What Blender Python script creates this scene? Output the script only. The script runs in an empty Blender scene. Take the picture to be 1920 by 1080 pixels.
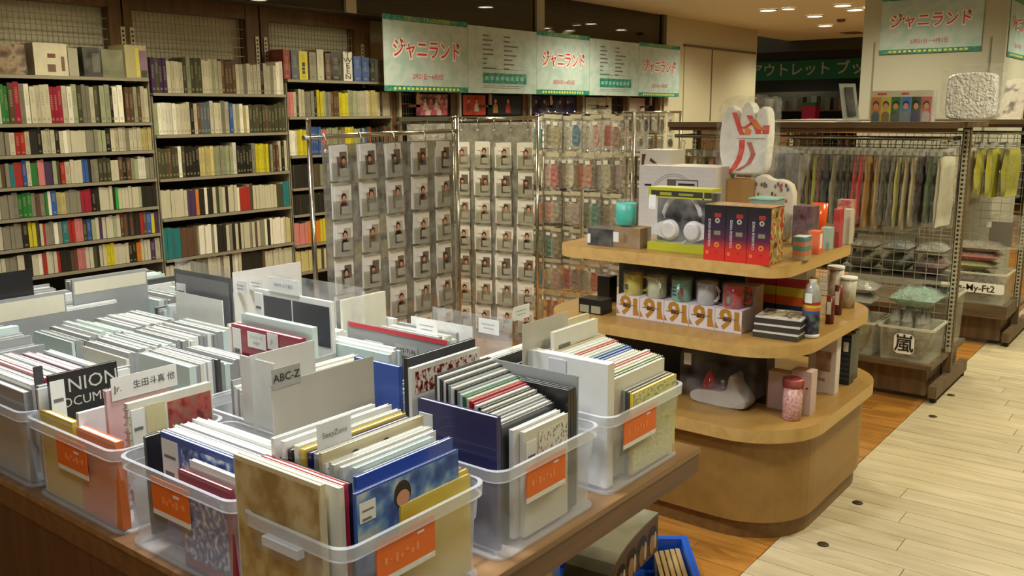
import bpy, bmesh, math, random
from mathutils import Vector, Matrix
R = math.radians
PI = math.pi
rnd = random.Random(7)
sc = bpy.context.scene
COL = sc.collection
# ---------------------------------------------------------------- camera
F, PITCH, YAW, ROLL, H = 1700.0, math.atan(328 / 1700), R(38.1), R(-0.35), 1.55
FW = Vector((math.cos(YAW) * math.cos(PITCH), math.sin(YAW) * math.cos(PITCH), -math.sin(PITCH)))
R0 = Vector((math.sin(YAW), -math.cos(YAW), 0))
U0 = R0.cross(FW)
RT = R0 * math.cos(ROLL) + U0 * math.sin(ROLL)
UP = U0 * math.cos(ROLL) - R0 * math.sin(ROLL)
cam = bpy.data.cameras.new('camera')
cam.sensor_width = 36
cam.lens = F / 1920 * 36
cam.clip_start = .05
cam.clip_end = 80
co = bpy.data.objects.new('camera', cam)
COL.objects.link(co)
co.matrix_world = Matrix(((RT.x, UP.x, -FW.x, 0), (RT.y, UP.y, -FW.y, 0), (RT.z, UP.z, -FW.z, H), (0, 0, 0, 1)))
sc.camera = co
# ---------------------------------------------------------------- world + exposure + lights
w = bpy.data.worlds.new('world')
sc.world = w
w.use_nodes = True
w.node_tree.nodes['Background'].inputs[0].default_value = (.95, .92, .70, 1)
w.node_tree.nodes['Background'].inputs[1].default_value = .16
vs = sc.view_settings
vs.view_transform = 'Standard'
vs.look = 'None'
vs.gamma = 1
vs.use_curve_mapping = False
vs.exposure = 1.3
CZ = 2.63


def lamp_light(x, y, power, col, size=.16, spot=150, z=CZ - .05):
    l = bpy.data.lights.new('seen_or_added_light', 'SPOT')
    l.energy = power
    l.color = col
    l.shadow_soft_size = size
    l.spot_size = R(spot)
    l.spot_blend = .6
    o = bpy.data.objects.new('seen_or_added_light', l)
    o.location = (x, y, z)
    COL.objects.link(o)


WARM = (1, .93, .64)
COOL = (.94, .975, 1.0)
LIGHTS = [(1.35, 1.75, 68, COOL), (1.6, 3.0, 34, COOL), (.2, .6, 30, COOL),
          (2.6, .2, 34, WARM), (4.3, .2, 52, WARM), (3.3, 3.6, 36, WARM), (6.0, .2, 52, WARM),
          (4.6, 4.25, 40, WARM), (5.6, 3.0, 62, WARM), (7.47, 4.25, 44, WARM), (8.0, 2.9, 44, WARM), (9.79, 4.1, 40, WARM),
          (11.93, 4.24, 46, WARM), (9.81, 3.32, 34, WARM), (8.2, .4, 60, WARM), (2.6, 4.3, 34, WARM), (6.6, 2.0, 34, WARM),
          (16.14, 6.4, 20, WARM), (11.0, 1.5, 40, WARM), (14.2, 3.0, 30, WARM)]
for a in LIGHTS:
    lamp_light(*a)


# ---------------------------------------------------------------- helpers
def on(px, py, ax, v):
    """the point of the room on the plane axis[ax]=v seen at this photo pixel"""
    d = FW * F + RT * (px - 960) - UP * (py - 540)
    c = Vector((0, 0, H))
    t = (v - c[ax]) / d[ax]
    return c + d * t


def s2l(c):
    return tuple(((v / 255) / 12.92 if v / 255 <= .04045 else ((v / 255 + .055) / 1.055) ** 2.4) for v in c)


MATS = {}


def mat(name, rgb=(200, 200, 200), rough=.5, metal=0, alpha=1, var=.08, scale=30, bump=0, spec=.5, emit=0, coat=0, stretch=(1, 1, 1), trans=0):
    if name in MATS:
        return MATS[name]
    m = bpy.data.materials.new(name)
    m.use_nodes = True
    nt = m.node_tree
    b = nt.nodes['Principled BSDF']
    c = s2l(rgb)
    tc = nt.nodes.new('ShaderNodeTexCoord')
    mp = nt.nodes.new('ShaderNodeMapping')
    mp.inputs['Scale'].default_value = stretch
    no = nt.nodes.new('ShaderNodeTexNoise')
    no.inputs['Scale'].default_value = scale
    no.inputs['Detail'].default_value = 3
    nt.links.new(tc.outputs['Object'], mp.inputs[0])
    nt.links.new(mp.outputs[0], no.inputs['Vector'])
    mx = nt.nodes.new('ShaderNodeMix')
    mx.data_type = 'RGBA'
    mx.inputs[6].default_value = (*[v * (1 - var) for v in c], 1)
    mx.inputs[7].default_value = (*[min(1, v * (1 + var)) for v in c], 1)
    nt.links.new(no.outputs[0], mx.inputs[0])
    nt.links.new(mx.outputs[2], b.inputs['Base Color'])
    b.inputs['Roughness'].default_value = rough
    b.inputs['Metallic'].default_value = metal
    b.inputs['Alpha'].default_value = alpha
    b.inputs['Specular IOR Level'].default_value = spec
    b.inputs['Coat Weight'].default_value = coat
    b.inputs['Transmission Weight'].default_value = trans
    if emit:
        b.inputs['Emission Color'].default_value = (*c, 1)
        b.inputs['Emission Strength'].default_value = emit
    if bump:
        bp = nt.nodes.new('ShaderNodeBump')
        bp.inputs['Strength'].default_value = bump
        bp.inputs['Distance'].default_value = .02
        nt.links.new(no.outputs[0], bp.inputs['Height'])
        nt.links.new(bp.outputs[0], b.inputs['Normal'])
    MATS[name] = m
    return m


def film(name, tint=(255, 255, 255), see=.8, rough=.12, bump=.6, scale=18):
    """clear plastic film: mostly see-through, with crinkled highlights"""
    if name in MATS:
        return MATS[name]
    m = bpy.data.materials.new(name)
    m.use_nodes = True
    nt = m.node_tree
    nt.nodes.remove(nt.nodes['Principled BSDF'])
    out = nt.nodes['Material Output']
    t = nt.nodes.new('ShaderNodeBsdfTransparent')
    t.inputs[0].default_value = (*s2l(tint), 1)
    g = nt.nodes.new('ShaderNodeBsdfPrincipled')
    g.inputs['Base Color'].default_value = (*s2l((214, 214, 210)), 1)
    g.inputs['Roughness'].default_value = rough
    g.inputs['Specular IOR Level'].default_value = 1
    tc = nt.nodes.new('ShaderNodeTexCoord')
    no = nt.nodes.new('ShaderNodeTexNoise')
    no.inputs['Scale'].default_value = scale
    no.inputs['Detail'].default_value = 4
    nt.links.new(tc.outputs['Object'], no.inputs['Vector'])
    bp = nt.nodes.new('ShaderNodeBump')
    bp.inputs['Strength'].default_value = bump
    bp.inputs['Distance'].default_value = .03
    nt.links.new(no.outputs[0], bp.inputs['Height'])
    nt.links.new(bp.outputs[0], g.inputs['Normal'])
    mx = nt.nodes.new('ShaderNodeMixShader')
    fr = nt.nodes.new('ShaderNodeMapRange')
    fr.inputs[1].default_value = .35
    fr.inputs[2].default_value = .7
    fr.inputs[3].default_value = max(0, 1 - see - .1)
    fr.inputs[4].default_value = min(1, 1 - see + .15)
    nt.links.new(no.outputs[0], fr.inputs[0])
    nt.links.new(fr.outputs[0], mx.inputs[0])
    nt.links.new(t.outputs[0], mx.inputs[1])
    nt.links.new(g.outputs[0], mx.inputs[2])
    nt.links.new(mx.outputs[0], out.inputs[0])
    MATS[name] = m
    return m


def wood(name, dark, light, axis=0, scale=1.0, rough=.45, plank=0):
    if name in MATS:
        return MATS[name]
    m = bpy.data.materials.new(name)
    m.use_nodes = True
    nt = m.node_tree
    b = nt.nodes['Principled BSDF']
    tc = nt.nodes.new('ShaderNodeTexCoord')
    mp = nt.nodes.new('ShaderNodeMapping')
    s = [14 * scale] * 3
    s[axis] = 1.1 * scale
    mp.inputs['Scale'].default_value = s
    no = nt.nodes.new('ShaderNodeTexNoise')
    no.inputs['Scale'].default_value = 2.2
    no.inputs['Detail'].default_value = 7
    no.inputs['Distortion'].default_value = .6
    oi = nt.nodes.new('ShaderNodeObjectInfo')
    ad = nt.nodes.new('ShaderNodeVectorMath')
    ad.operation = 'ADD'
    ml = nt.nodes.new('ShaderNodeVectorMath')
    ml.operation = 'SCALE'
    ml.inputs['Scale'].default_value = 37 * (1 if plank else 0)
    nt.links.new(oi.outputs['Random'], ml.inputs[0])
    nt.links.new(tc.outputs['Object'], ad.inputs[0])
    nt.links.new(ml.outputs[0], ad.inputs[1])
    nt.links.new(ad.outputs[0], mp.inputs[0])
    nt.links.new(mp.outputs[0], no.inputs['Vector'])
    cr = nt.nodes.new('ShaderNodeValToRGB')
    cr.color_ramp.elements[0].position = .3
    cr.color_ramp.elements[0].color = (*s2l(dark), 1)
    cr.color_ramp.elements[1].position = .62
    cr.color_ramp.elements[1].color = (*s2l(light), 1)
    nt.links.new(no.outputs[0], cr.inputs[0])
    if plank:
        hv = nt.nodes.new('ShaderNodeHueSaturation')
        mr = nt.nodes.new('ShaderNodeMapRange')
        mr.inputs[3].default_value = 1 - plank
        mr.inputs[4].default_value = 1 + plank
        nt.links.new(oi.outputs['Random'], mr.inputs[0])
        nt.links.new(mr.outputs[0], hv.inputs['Value'])
        nt.links.new(cr.outputs[0], hv.inputs['Color'])
        nt.links.new(hv.outputs[0], b.inputs['Base Color'])
    else:
        nt.links.new(cr.outputs[0], b.inputs['Base Color'])
    b.inputs['Roughness'].default_value = rough
    MATS[name] = m
    return m


def printed(name, cols, scale=8, detail=2, rough=.35, voronoi=False):
    """flat print: a random picture in the given colours"""
    if name in MATS:
        return MATS[name]
    m = bpy.data.materials.new(name)
    m.use_nodes = True
    nt = m.node_tree
    b = nt.nodes['Principled BSDF']
    tc = nt.nodes.new('ShaderNodeTexCoord')
    no = nt.nodes.new('ShaderNodeTexVoronoi' if voronoi else 'ShaderNodeTexNoise')
    no.inputs['Scale'].default_value = scale
    if not voronoi:
        no.inputs['Detail'].default_value = detail
    nt.links.new(tc.outputs['Object'], no.inputs['Vector'])
    cr = nt.nodes.new('ShaderNodeValToRGB')
    e = cr.color_ramp.elements
    n = len(cols)
    lo, hi = (.05, .6) if voronoi else (.34, .64)
    for i, c in enumerate(cols):
        p = lo + (hi - lo) * i / max(1, n - 1)
        if i < 2:
            el = e[i]
            el.position = p
        else:
            el = e.new(p)
        el.color = (*s2l(c), 1)
    cr.color_ramp.interpolation = 'LINEAR'
    nt.links.new(no.outputs[0], cr.inputs[0])
    nt.links.new(cr.outputs[0], b.inputs['Base Color'])
    b.inputs['Roughness'].default_value = rough
    MATS[name] = m
    return m


class MB:
    def __init__(s):
        s.v = []
        s.f = []
        s.m = []
        s.sm = []

    def add(s, vs_, fs, mi=0, smooth=False):
        n = len(s.v)
        s.v += [tuple(p) for p in vs_]
        for q in fs:
            s.f.append([n + i for i in q])
            s.m.append(mi)
            s.sm.append(smooth)
        return s

    def box(s, x0, y0, z0, x1, y1, z1, mi=0):
        x0, x1 = min(x0, x1), max(x0, x1)
        y0, y1 = min(y0, y1), max(y0, y1)
        z0, z1 = min(z0, z1), max(z0, z1)
        return s.add([(x0, y0, z0), (x1, y0, z0), (x1, y1, z0), (x0, y1, z0), (x0, y0, z1), (x1, y0, z1), (x1, y1, z1), (x0, y1, z1)],
                     [(0, 3, 2, 1), (4, 5, 6, 7), (0, 1, 5, 4), (1, 2, 6, 5), (2, 3, 7, 6), (3, 0, 4, 7)], mi)

    def obox(s, c, ax, ay, az, mi=0):
        c, ax, ay, az = Vector(c), Vector(ax), Vector(ay), Vector(az)
        vs_ = [c + ax * i + ay * j + az * k for k in (-.5, .5) for i, j in ((-.5, -.5), (.5, -.5), (.5, .5), (-.5, .5))]
        return s.add(vs_, [(0, 3, 2, 1), (4, 5, 6, 7), (0, 1, 5, 4), (1, 2, 6, 5), (2, 3, 7, 6), (3, 0, 4, 7)], mi)

    def rings(s, rings, mi=0, cap0=True, cap1=True, smooth=True, closed=True):
        n = len(rings[0])
        vs_ = [p for r in rings for p in r]
        fs = []
        for a in range(len(rings) - 1):
            for i in range(n if closed else n - 1):
                j = (i + 1) % n
                fs.append((a * n + i, a * n + j, (a + 1) * n + j, (a + 1) * n + i))
        s.add(vs_, fs, mi, smooth)
        base = len(s.v) - len(vs_)
        if cap0:
            s.f.append([base + i for i in range(n)][::-1])
            s.m.append(mi)
            s.sm.append(False)
        if cap1:
            s.f.append([base + (len(rings) - 1) * n + i for i in range(n)])
            s.m.append(mi)
            s.sm.append(False)
        return s

    def lathe(s, prof, c=(0, 0, 0), n=20, mi=0, cap0=True, cap1=True):
        return s.rings([[(c[0] + r * math.cos(2 * PI * i / n), c[1] + r * math.sin(2 * PI * i / n), c[2] + z) for i in range(n)] for r, z in prof], mi, cap0, cap1)

    def tube(s, pts, r, n=8, mi=0, closed=False):
        pts = [Vector(p) for p in pts]
        rs = r if isinstance(r, (list, tuple)) else [r] * len(pts)
        rings = []
        k = len(pts)
        for i, p in enumerate(pts):
            if closed:
                t = (pts[(i + 1) % k] - pts[i - 1]).normalized()
            else:
                t = (pts[min(i + 1, k - 1)] - pts[max(i - 1, 0)]).normalized()
            a = t.cross(Vector((0, 0, 1)))
            if a.length < .1:
                a = t.cross(Vector((0, 1, 0)))
            a.normalize()
            b = t.cross(a)
            rings.append([p + (a * math.cos(2 * PI * j / n) + b * math.sin(2 * PI * j / n)) * rs[i] for j in range(n)])
        if closed:
            rings.append(rings[0])
        return s.rings(rings, mi, not closed, not closed)

    def mesh(s, name, mats):
        me = bpy.data.meshes.new(name)
        me.from_pydata(s.v, [], s.f)
        for m in mats:
            me.materials.append(m)
        me.polygons.foreach_set('material_index', s.m)
        me.polygons.foreach_set('use_smooth', s.sm)
        me.update()
        return me


def link(name, me, mats=None, parent=None, loc=(0, 0, 0), rotz=0, kind=None, scale=None):
    if isinstance(me, MB):
        me = me.mesh(name, mats if isinstance(mats, (list, tuple)) else [mats])
    o = bpy.data.objects.new(name, me)
    o.location = loc
    o.rotation_euler = (0, 0, rotz)
    if scale:
        o.scale = scale
    if parent:
        o.parent = parent
    if kind:
        o['kind'] = kind
    COL.objects.link(o)
    return o


USED = {}


def tag(o, label, cat, group=None):
    if label in USED:
        print('DUP LABEL', label)
    USED[label] = 1
    if len(label.replace('-', ' ').split()) > 16:
        print('LONG', label)
    o['label'] = label
    o['category'] = cat
    if group:
        o['group'] = group
    return o


def thing(name, label, cat, loc=(0, 0, 0), rotz=0, group=None):
    o = bpy.data.objects.new(name, None)
    o.empty_display_size = .05
    o.location = loc
    o.rotation_euler = (0, 0, rotz)
    COL.objects.link(o)
    return tag(o, label, cat, group)


def struct(name, mb, m, parent=None):
    o = link(name, mb, m, parent)
    o['kind'] = 'structure'
    return o


def rrect(x0, y0, x1, y1, r, z, n=5):
    pts = []
    for cx, cy, a0 in ((x1 - r, y0 + r, -90), (x1 - r, y1 - r, 0), (x0 + r, y1 - r, 90), (x0 + r, y0 + r, 180)):
        for i in range(n + 1):
            a = R(a0 + 90 * i / n)
            pts.append((cx + r * math.cos(a), cy + r * math.sin(a), z))
    return pts


FX = -PI / 2   # rotz of a thing built facing -Y that should face -X


def text(body, size, m, parent, loc, rot, name='lettering', extrude=0, align='CENTER', xs=1.0, offset=0, bold=0):
    cu = bpy.data.curves.new(name, 'FONT')
    cu.body = body
    cu.size = size
    cu.align_x = align
    cu.align_y = 'CENTER'
    cu.extrude = extrude
    cu.offset = offset
    cu.resolution_u = 2
    t = bpy.data.objects.new(name, cu)
    COL.objects.link(t)
    dg = bpy.context.evaluated_depsgraph_get()
    me = bpy.data.meshes.new_from_object(t.evaluated_get(dg))
    bpy.data.objects.remove(t)
    me.materials.clear()
    me.materials.append(m)
    o = bpy.data.objects.new(name, me)
    o.location = loc
    o.rotation_euler = rot
    o.scale = (xs, 1, 1)
    o.parent = parent
    COL.objects.link(o)
    return o


TF = (PI / 2, 0, 0)          # text facing -Y in the local frame
ORD = ['zeroth', 'first', 'second', 'third', 'fourth', 'fifth', 'sixth', 'seventh', 'eighth', 'ninth', 'tenth', 'eleventh', 'twelfth', 'thirteenth',
       'fourteenth', 'fifteenth', 'sixteenth', 'seventeenth', 'eighteenth', 'nineteenth', 'twentieth', 'twenty-first', 'twenty-second', 'twenty-third',
       'twenty-fourth', 'twenty-fifth', 'twenty-sixth', 'twenty-seventh', 'twenty-eighth', 'twenty-ninth', 'thirtieth', 'thirty-first', 'thirty-second', 'thirty-third',
       'thirty-fourth', 'thirty-fifth', 'thirty-sixth', 'thirty-seventh', 'thirty-eighth', 'thirty-ninth', 'fortieth', 'forty-first', 'forty-second', 'forty-third', 'forty-fourth', 'forty-fifth', 'forty-sixth', 'forty-seventh', 'forty-eighth', 'forty-ninth', 'fiftieth']
ORD += ['fifty-' + o for o in ORD[1:10]]

# common materials
chrome = mat('chrome', (190, 188, 180), .18, 1, var=.03)
steel = mat('grey steel', (120, 118, 108), .4, .8, var=.06)
white_pl = mat('white plastic', (225, 225, 222), .35)
paper = mat('white paper', (232, 232, 228), .6, var=.03)
cream = mat('cream paper', (214, 208, 184), .6, var=.05)
black = mat('black board', (26, 25, 24), .5)
darkw = wood('dark brown wood', (84, 60, 36), (108, 80, 50), 2)
beech = wood('beech veneer', (150, 114, 58), (160, 124, 66), 0, .7, .4)
beech_edge = wood('beech edge band', (186, 148, 84), (204, 166, 100), 0, .7, .4)
ink = mat('black ink', (35, 33, 32), .5, var=.02)
greyink = mat('grey ink', (110, 112, 112), .6, var=.02)
clear = film('clear film', see=.78)
# ================================================================ THE ROOM
# floor: light planks towards the aisle (y < 1.15), amber planks under the fixtures
lightplank = wood('pale washed plank', (170, 155, 126), (194, 180, 150), 1, .8, .5, plank=.05)
amberplank = wood('amber plank', (140, 92, 36), (176, 122, 54), 1, .8, .35, plank=.10)
sub = MB().box(-2, -6, -.08, 20, 12, -.012)
floor = struct('floor', sub, mat('floor bed', (70, 55, 35), .8))
pm1, pm2 = [], []
for L, mm, store in ((1.2, lightplank, pm1), (.9, amberplank, pm2)):
    m_ = MB().box(.0015, .0015, -.012, .1185, L - .002, 0)
    store.append(m_.mesh('plank', [mm]))
rest1, rest2 = MB(), MB()
n1 = 0
for i in range(int(9.0 / .12)):
    x = 1.9 + i * .12
    y = 1.15 - ((i * 0.47) % 1.2)
    j = 0
    yy = 1.15
    first = ((i * .47) % 1.0) + .2
    while yy > -3:
        L = first if j == 0 else 1.2
        if x < 8.4 and yy > -.9:
            o = link('plank', pm1[0], parent=floor, loc=(x, yy - L, 0), scale=(1, L / 1.2, 1))
            n1 += 1
        else:
            rest1.box(x + .0015, yy - L + .002, -.012, x + .1185, yy - .002, 0)
        yy -= L
        j += 1
rest1.box(-2, -6, -.012, 1.898, 1.149, 0).box(10.9, -6, -.012, 20, 1.149, 0)
o = link('pale_planks', rest1, lightplank, floor, kind='stuff')
for i in range(int(7.0 / .12)):
    x = 1.3 + i * .12
    yy = 1.151
    first = ((i * .61) % .8) + .1
    j = 0
    while yy < 4:
        L = first if j == 0 else .9
        if x < 5.2 and yy < 1.95:
            link('plank', pm2[0], parent=floor, loc=(x, yy, 0), scale=(1, L / .9, 1))
        else:
            rest2.box(x + .0015, yy + .002, -.012, x + .1185, yy + L - .002, 0)
        yy += L
        j += 1
rest2.box(-2, 1.151, -.012, 1.298, 12, 0).box(1.3, 5.0, -.012, 8.3, 12, 0).box(8.3, 1.151, -.012, 20, 12, 0)
link('amber_planks', rest2, amberplank, floor, kind='stuff')
# small round floor plugs
plug = MB().lathe([(.0, .0005), (.018, .0005), (.021, .002), (.016, .004), (.001, .004)], n=14).mesh('floor_plug', [mat('dark brass plug', (70, 60, 36), .4, .6)])
for px in ((1543, 1021), (1608, 943), (1749, 781), (1783, 741)):
    p = on(px[0], px[1], 2, 0)
    link('floor_plug', plug, parent=floor, loc=(p.x, p.y, 0))

ceil_m = mat('ceiling paint', (226, 222, 204), .8, var=.02, scale=2)
struct('ceiling', MB().box(-2, -6, CZ, 14.2, 5.6, CZ + .06), ceil_m)
struct('trim_1', MB().box(14.2, -6, CZ - .16, 14.3, 9.5, CZ + .1), mat('ceiling bulkhead', (60, 56, 42), .8))
struct('trim_2', MB().box(14.3, -6, CZ + .04, 20, 9.5, CZ + .1), ceil_m)
wallm = mat('wall paint', (196, 192, 168), .75, var=.03, scale=3)
WY = 5.5
# the wall behind the shelves and below the windows
struct('wall_back', MB().box(-2, WY, 0, 9.5, WY + .1, 2.28), wallm)
struct('wall_side', MB().box(9.5, 5.2, 0, 11.85, 5.5, CZ).box(11.85, 5.2, 0, 12.05, 9.5, CZ), wallm)
wd = struct('door_1', MB().box(9.95, 5.185, .02, 11.95, 5.2, 2.31), mat('door panel', (192, 187, 162), .7, var=.02))
struct('door_gap', MB().box(10.655, 5.178, .02, 10.675, 5.186, 2.31).box(9.93, 5.17, 2.31, 11.97, 5.2, 2.335), mat('door seam', (105, 95, 70), .6), wd)
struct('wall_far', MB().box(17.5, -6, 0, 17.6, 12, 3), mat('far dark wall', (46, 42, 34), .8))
struct('wall_right', MB().box(-2, -4.1, 0, 18, -4, CZ), wallm)
struct('wall_rear', MB().box(-2.1, -4, 0, -2, 5.5, CZ), wallm)
# windows with dark louvres and reflecting panes
wf = struct('window_1', MB().box(3.0, 5.22, 2.28, 9.5, 5.5, 2.30), mat('window sill', (70, 66, 54), .6))
lou = mat('olive louvre', (92, 90, 72), .5)
for k in range(3):
    z = 2.30 + k * .115
    link('slat', MB().add([(3.0, 5.34, z), (9.44, 5.34, z), (9.44, 5.34, z + .100), (3.0, 5.34, z + .100), (3.0, 5.37, z + .112), (9.44, 5.37, z + .112), (9.44, 5.37, z - .002), (3.0, 5.37, z - .002)],
                          [(0, 1, 2, 3), (3, 2, 5, 4), (4, 5, 6, 7), (7, 6, 1, 0)]), lou, wf)
link('louvre_backing', MB().box(3.0, 5.4, 2.28, 9.5, 5.42, CZ), black, wf)
gl = mat('window pane', (14, 14, 12), rough=.02, alpha=.55, spec=1.0, var=.0)
for x0, x1 in ((3.0, 4.68), (4.78, 7.02), (7.14, 9.42)):
    link('pane', MB().box(x0, 5.215, 2.29, x1, 5.22, CZ - .005), gl, wf)
fm = mat('pale window mullion', (176, 170, 148), .5)
for x0, x1 in ((4.68, 4.78), (7.02, 7.14)):
    link('mullion', MB().box(x0, 5.19, 2.28, x1, 5.26, CZ - .001), fm, wf)
link('frame', MB().box(9.42, 5.19, 2.28, 9.5, 5.3, CZ - .001), mat('dark window frame', (88, 80, 56), .5), wf)

# ceiling lamps
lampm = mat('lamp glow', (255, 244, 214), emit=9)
rimm = mat('lamp ring', (210, 205, 185), .4)
lm = MB().lathe([(.085, 0), (.085, -.004), (.0, -.006)], n=20, cap0=False).mesh('diffuser', [lampm])
rm = MB().lathe([(.10, 0), (.10, -.012), (.087, -.014), (.085, -.002)], n=20, cap0=False, cap1=False).mesh('ring', [rimm])
lampspots = [(7.47, 4.25, 'above the first poster'), (9.71, 4.08, 'before the white wall'), (11.93, 4.24, 'closest to the far opening'),
             (9.72, 3.86, 'paired beside a bigger lamp'), (10.67, 3.92, 'in the middle of the lamp cluster'), (9.81, 3.32, 'beside the white pillar, nearer one'), (10.31, 3.35, 'beside the white pillar, further one')]
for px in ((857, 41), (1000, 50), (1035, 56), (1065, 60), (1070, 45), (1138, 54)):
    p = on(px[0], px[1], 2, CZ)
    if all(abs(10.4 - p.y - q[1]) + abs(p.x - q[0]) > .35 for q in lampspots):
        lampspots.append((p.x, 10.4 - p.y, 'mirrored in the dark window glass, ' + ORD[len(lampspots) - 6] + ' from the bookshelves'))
for x, y, d in lampspots + [(1.35, 1.75, 'over the bins table'), (4.3, .2, 'added unseen over the aisle by the display island'), (4.6, 4.25, 'added unseen over the book shelves'), (5.6, 3.0, 'added unseen over the accessory rack')]:  # aisle, book shelf and accessory rack lamps are additions out of view
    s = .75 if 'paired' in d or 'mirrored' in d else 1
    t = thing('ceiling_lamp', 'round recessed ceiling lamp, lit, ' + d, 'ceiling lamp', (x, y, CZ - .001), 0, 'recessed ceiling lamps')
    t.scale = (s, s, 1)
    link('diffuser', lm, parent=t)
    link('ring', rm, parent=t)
t = thing('ceiling_lamp', 'round lit lamp of the room beyond the opening', 'ceiling lamp', (16.14, 6.5, CZ + .039), 0, 'recessed ceiling lamps')
link('diffuser', lm, parent=t)
link('ring', rm, parent=t)
p = on(1577, 36, 2, CZ)
tag(link('smoke_detector', MB().lathe([(.05, 0), (.05, -.02), (.03, -.035), (.0, -.035)], n=14, cap0=False), mat('dark detector', (90, 84, 66)), loc=(p.x, p.y, CZ)), 'small dark round smoke detector among the ceiling lamps', 'detector')
p = on(1597, 61, 2, CZ)
tag(link('ceiling_vent', MB().box(-.15, -.12, -.01, .15, .12, 0).box(-.13, -.10, -.014, .13, -.04, -.01).box(-.13, -.02, -.014, .13, .04, -.01), mat('dark vent', (110, 102, 80)), loc=(p.x, p.y, CZ)), 'small dark slotted air vent in the ceiling beside the pillar', 'vent')

# ================================================================ POSTERS
mint = printed('mint poster print', [(166, 192, 190), (174, 200, 198), (190, 206, 206), (178, 196, 204)], 7, 1, .5)
tealp = printed('teal strip print', [(20, 112, 108), (36, 132, 120), (90, 160, 120)], 30, 2, .5)
redink = mat('red lettering', (206, 44, 66), .5, var=.02)
whiteink = mat('white lettering', (238, 238, 232), .5, var=.02)
yelink = mat('yellow lettering', (214, 214, 96), .5, var=.02)
tealink = mat('teal lettering', (24, 110, 116), .5, var=.02)


def title_poster(label, loc, rotz, W, Hh):
    t = thing('poster', label, 'poster', loc, rotz)
    link('sheet', MB().box(0, -.004, 0, W, 0, Hh), mint, t)
    link('header_strip', MB().box(0, -.0055, Hh * .93, W, -.0045, Hh), tealp, t)
    link('footer_strip', MB().box(0, -.0055, 0, W, -.0045, Hh * .075), tealp, t)
    text('公式ジャニーズグッズの中古販売', Hh * .068, yelink, t, (W * .5, -.0065, Hh * .965), TF, xs=.9)
    s = Hh * .27
    text('ジャニランド', s, whiteink, t, (W * .5, -.0065, Hh * .55), TF, 'lettering_outline', offset=s * .085, xs=.86 * W / (Hh * 1.7))
    text('ジャニランド', s, redink, t, (W * .5, -.008, Hh * .555), TF, 'title_lettering', xs=.86 * W / (Hh * 1.7), offset=.001)
    text('2月21日〜4月3日', Hh * .085, redink, t, (W * .5, -.0065, Hh * .2), TF, 'date_lettering')
    k = MB()
    for i in range(16):
        k.box(W * (.1 + i * .05), -.006, Hh * .02, W * (.1 + i * .05) + W * .03, -.0055, Hh * .055)
    link('footer_lettering', k, yelink, t, kind='stuff')
    return t


def list_poster(label, loc, rotz, W, Hh):
    t = thing('poster', label, 'poster', loc, rotz)
    link('sheet', MB().box(0, -.004, 0, W, 0, Hh), mint, t)
    link('teal_panel', MB().box(W * .2, -.0055, Hh * .15, W * .84, -.0045, Hh * .31), tealp, t)
    k = MB()
    for i in range(8):
        k.box(W * (.23 + i * .074), -.006, Hh * .2, W * (.23 + i * .074) + W * .045, -.0055, Hh * .26)
    link('panel_lettering', k, mat('pale teal lettering', (130, 190, 190)), t, kind='stuff')
    k = MB()
    r2 = random.Random(3)
    for c, x in enumerate((.2, .5)):
        for i in range(8):
            z = Hh * (.86 - i * .07)
            k.box(W * x, -.0055, z, W * (x + .05 + r2.random() * .16), -.0045, z + Hh * .022)
    k.box(W * .2, -.0055, Hh * .37, W * .8, -.0045, Hh * .375).box(W * .2, -.0055, Hh * .11, W * .8, -.0045, Hh * .116).box(W * .2, -.0055, Hh * .08, W * .75, -.0045, Hh * .086)
    link('list_of_lines', k, greyink, t, kind='stuff')
    return t


px_ = [4.93, 5.9, 6.86, 7.74, 8.70, 9.62]
for i in range(5):
    a, b = px_[i], px_[i + 1]
    if i % 2 == 0:
        title_poster('mint poster with red title lettering, %s' % ('beside the wooden shelf frame', '', 'between the two list posters', '', 'beside the white wall')[i], (a, 5.08, 1.72), 0, b - a - .004, .565)
    else:
        list_poster('mint poster with two columns of small lines, %s' % ('', 'second along from the shelf frame', '', 'second along from the white wall')[i], (a, 5.08, 1.72), 0, b - a - .004, .55)

# ================================================================ PILLAR
pil = struct('wall_pillar', MB().box(7.6, 1.37, 0, 8.6, 2.395, CZ), mat('pillar paint', (184, 182, 168), .7, var=.03))
for y, z1 in ((2.30, 2.08), (1.47, 2.08)):
    struct('slot_strip', MB().box(7.592, y - .006, 1.0, 7.6, y + .006, z1), mat('slot strip', (150, 146, 128), .4, .5), pil)
title_poster('mint poster with red title lettering on the white pillar', (7.592, 2.26, 1.985), FX, .73, .43)
title_poster('mint poster turned to the aisle side of the white pillar', (7.66, 1.366, 1.94), 0, .7, .43)

# ================================================================ BOOK SHELVES
CC = {'w': ('cream', (188, 182, 160)), 'W': ('white', (222, 218, 204)), 'g': ('grey', (128, 124, 108)), 'l': ('pale green', (150, 156, 126)), 'd': ('dark olive', (66, 66, 48)),
      'k': ('black', (32, 30, 26)), 'r': ('red', (158, 40, 34)), 'R': ('crimson', (146, 26, 52)), 'G': ('green', (44, 112, 52)), 'H': ('bright green', (40, 150, 60)),
      'b': ('blue', (48, 84, 150)), 'y': ('yellow', (196, 184, 40)), 'p': ('pink', (196, 120, 118)), 'o': ('orange', (200, 118, 36)), 't': ('teal', (30, 112, 118)),
      'n': ('brown', (92, 66, 50)), 'v': ('purple', (70, 48, 84)), 'c': ('straw', (190, 176, 120)), 's': ('slate', (84, 92, 104))}


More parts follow.
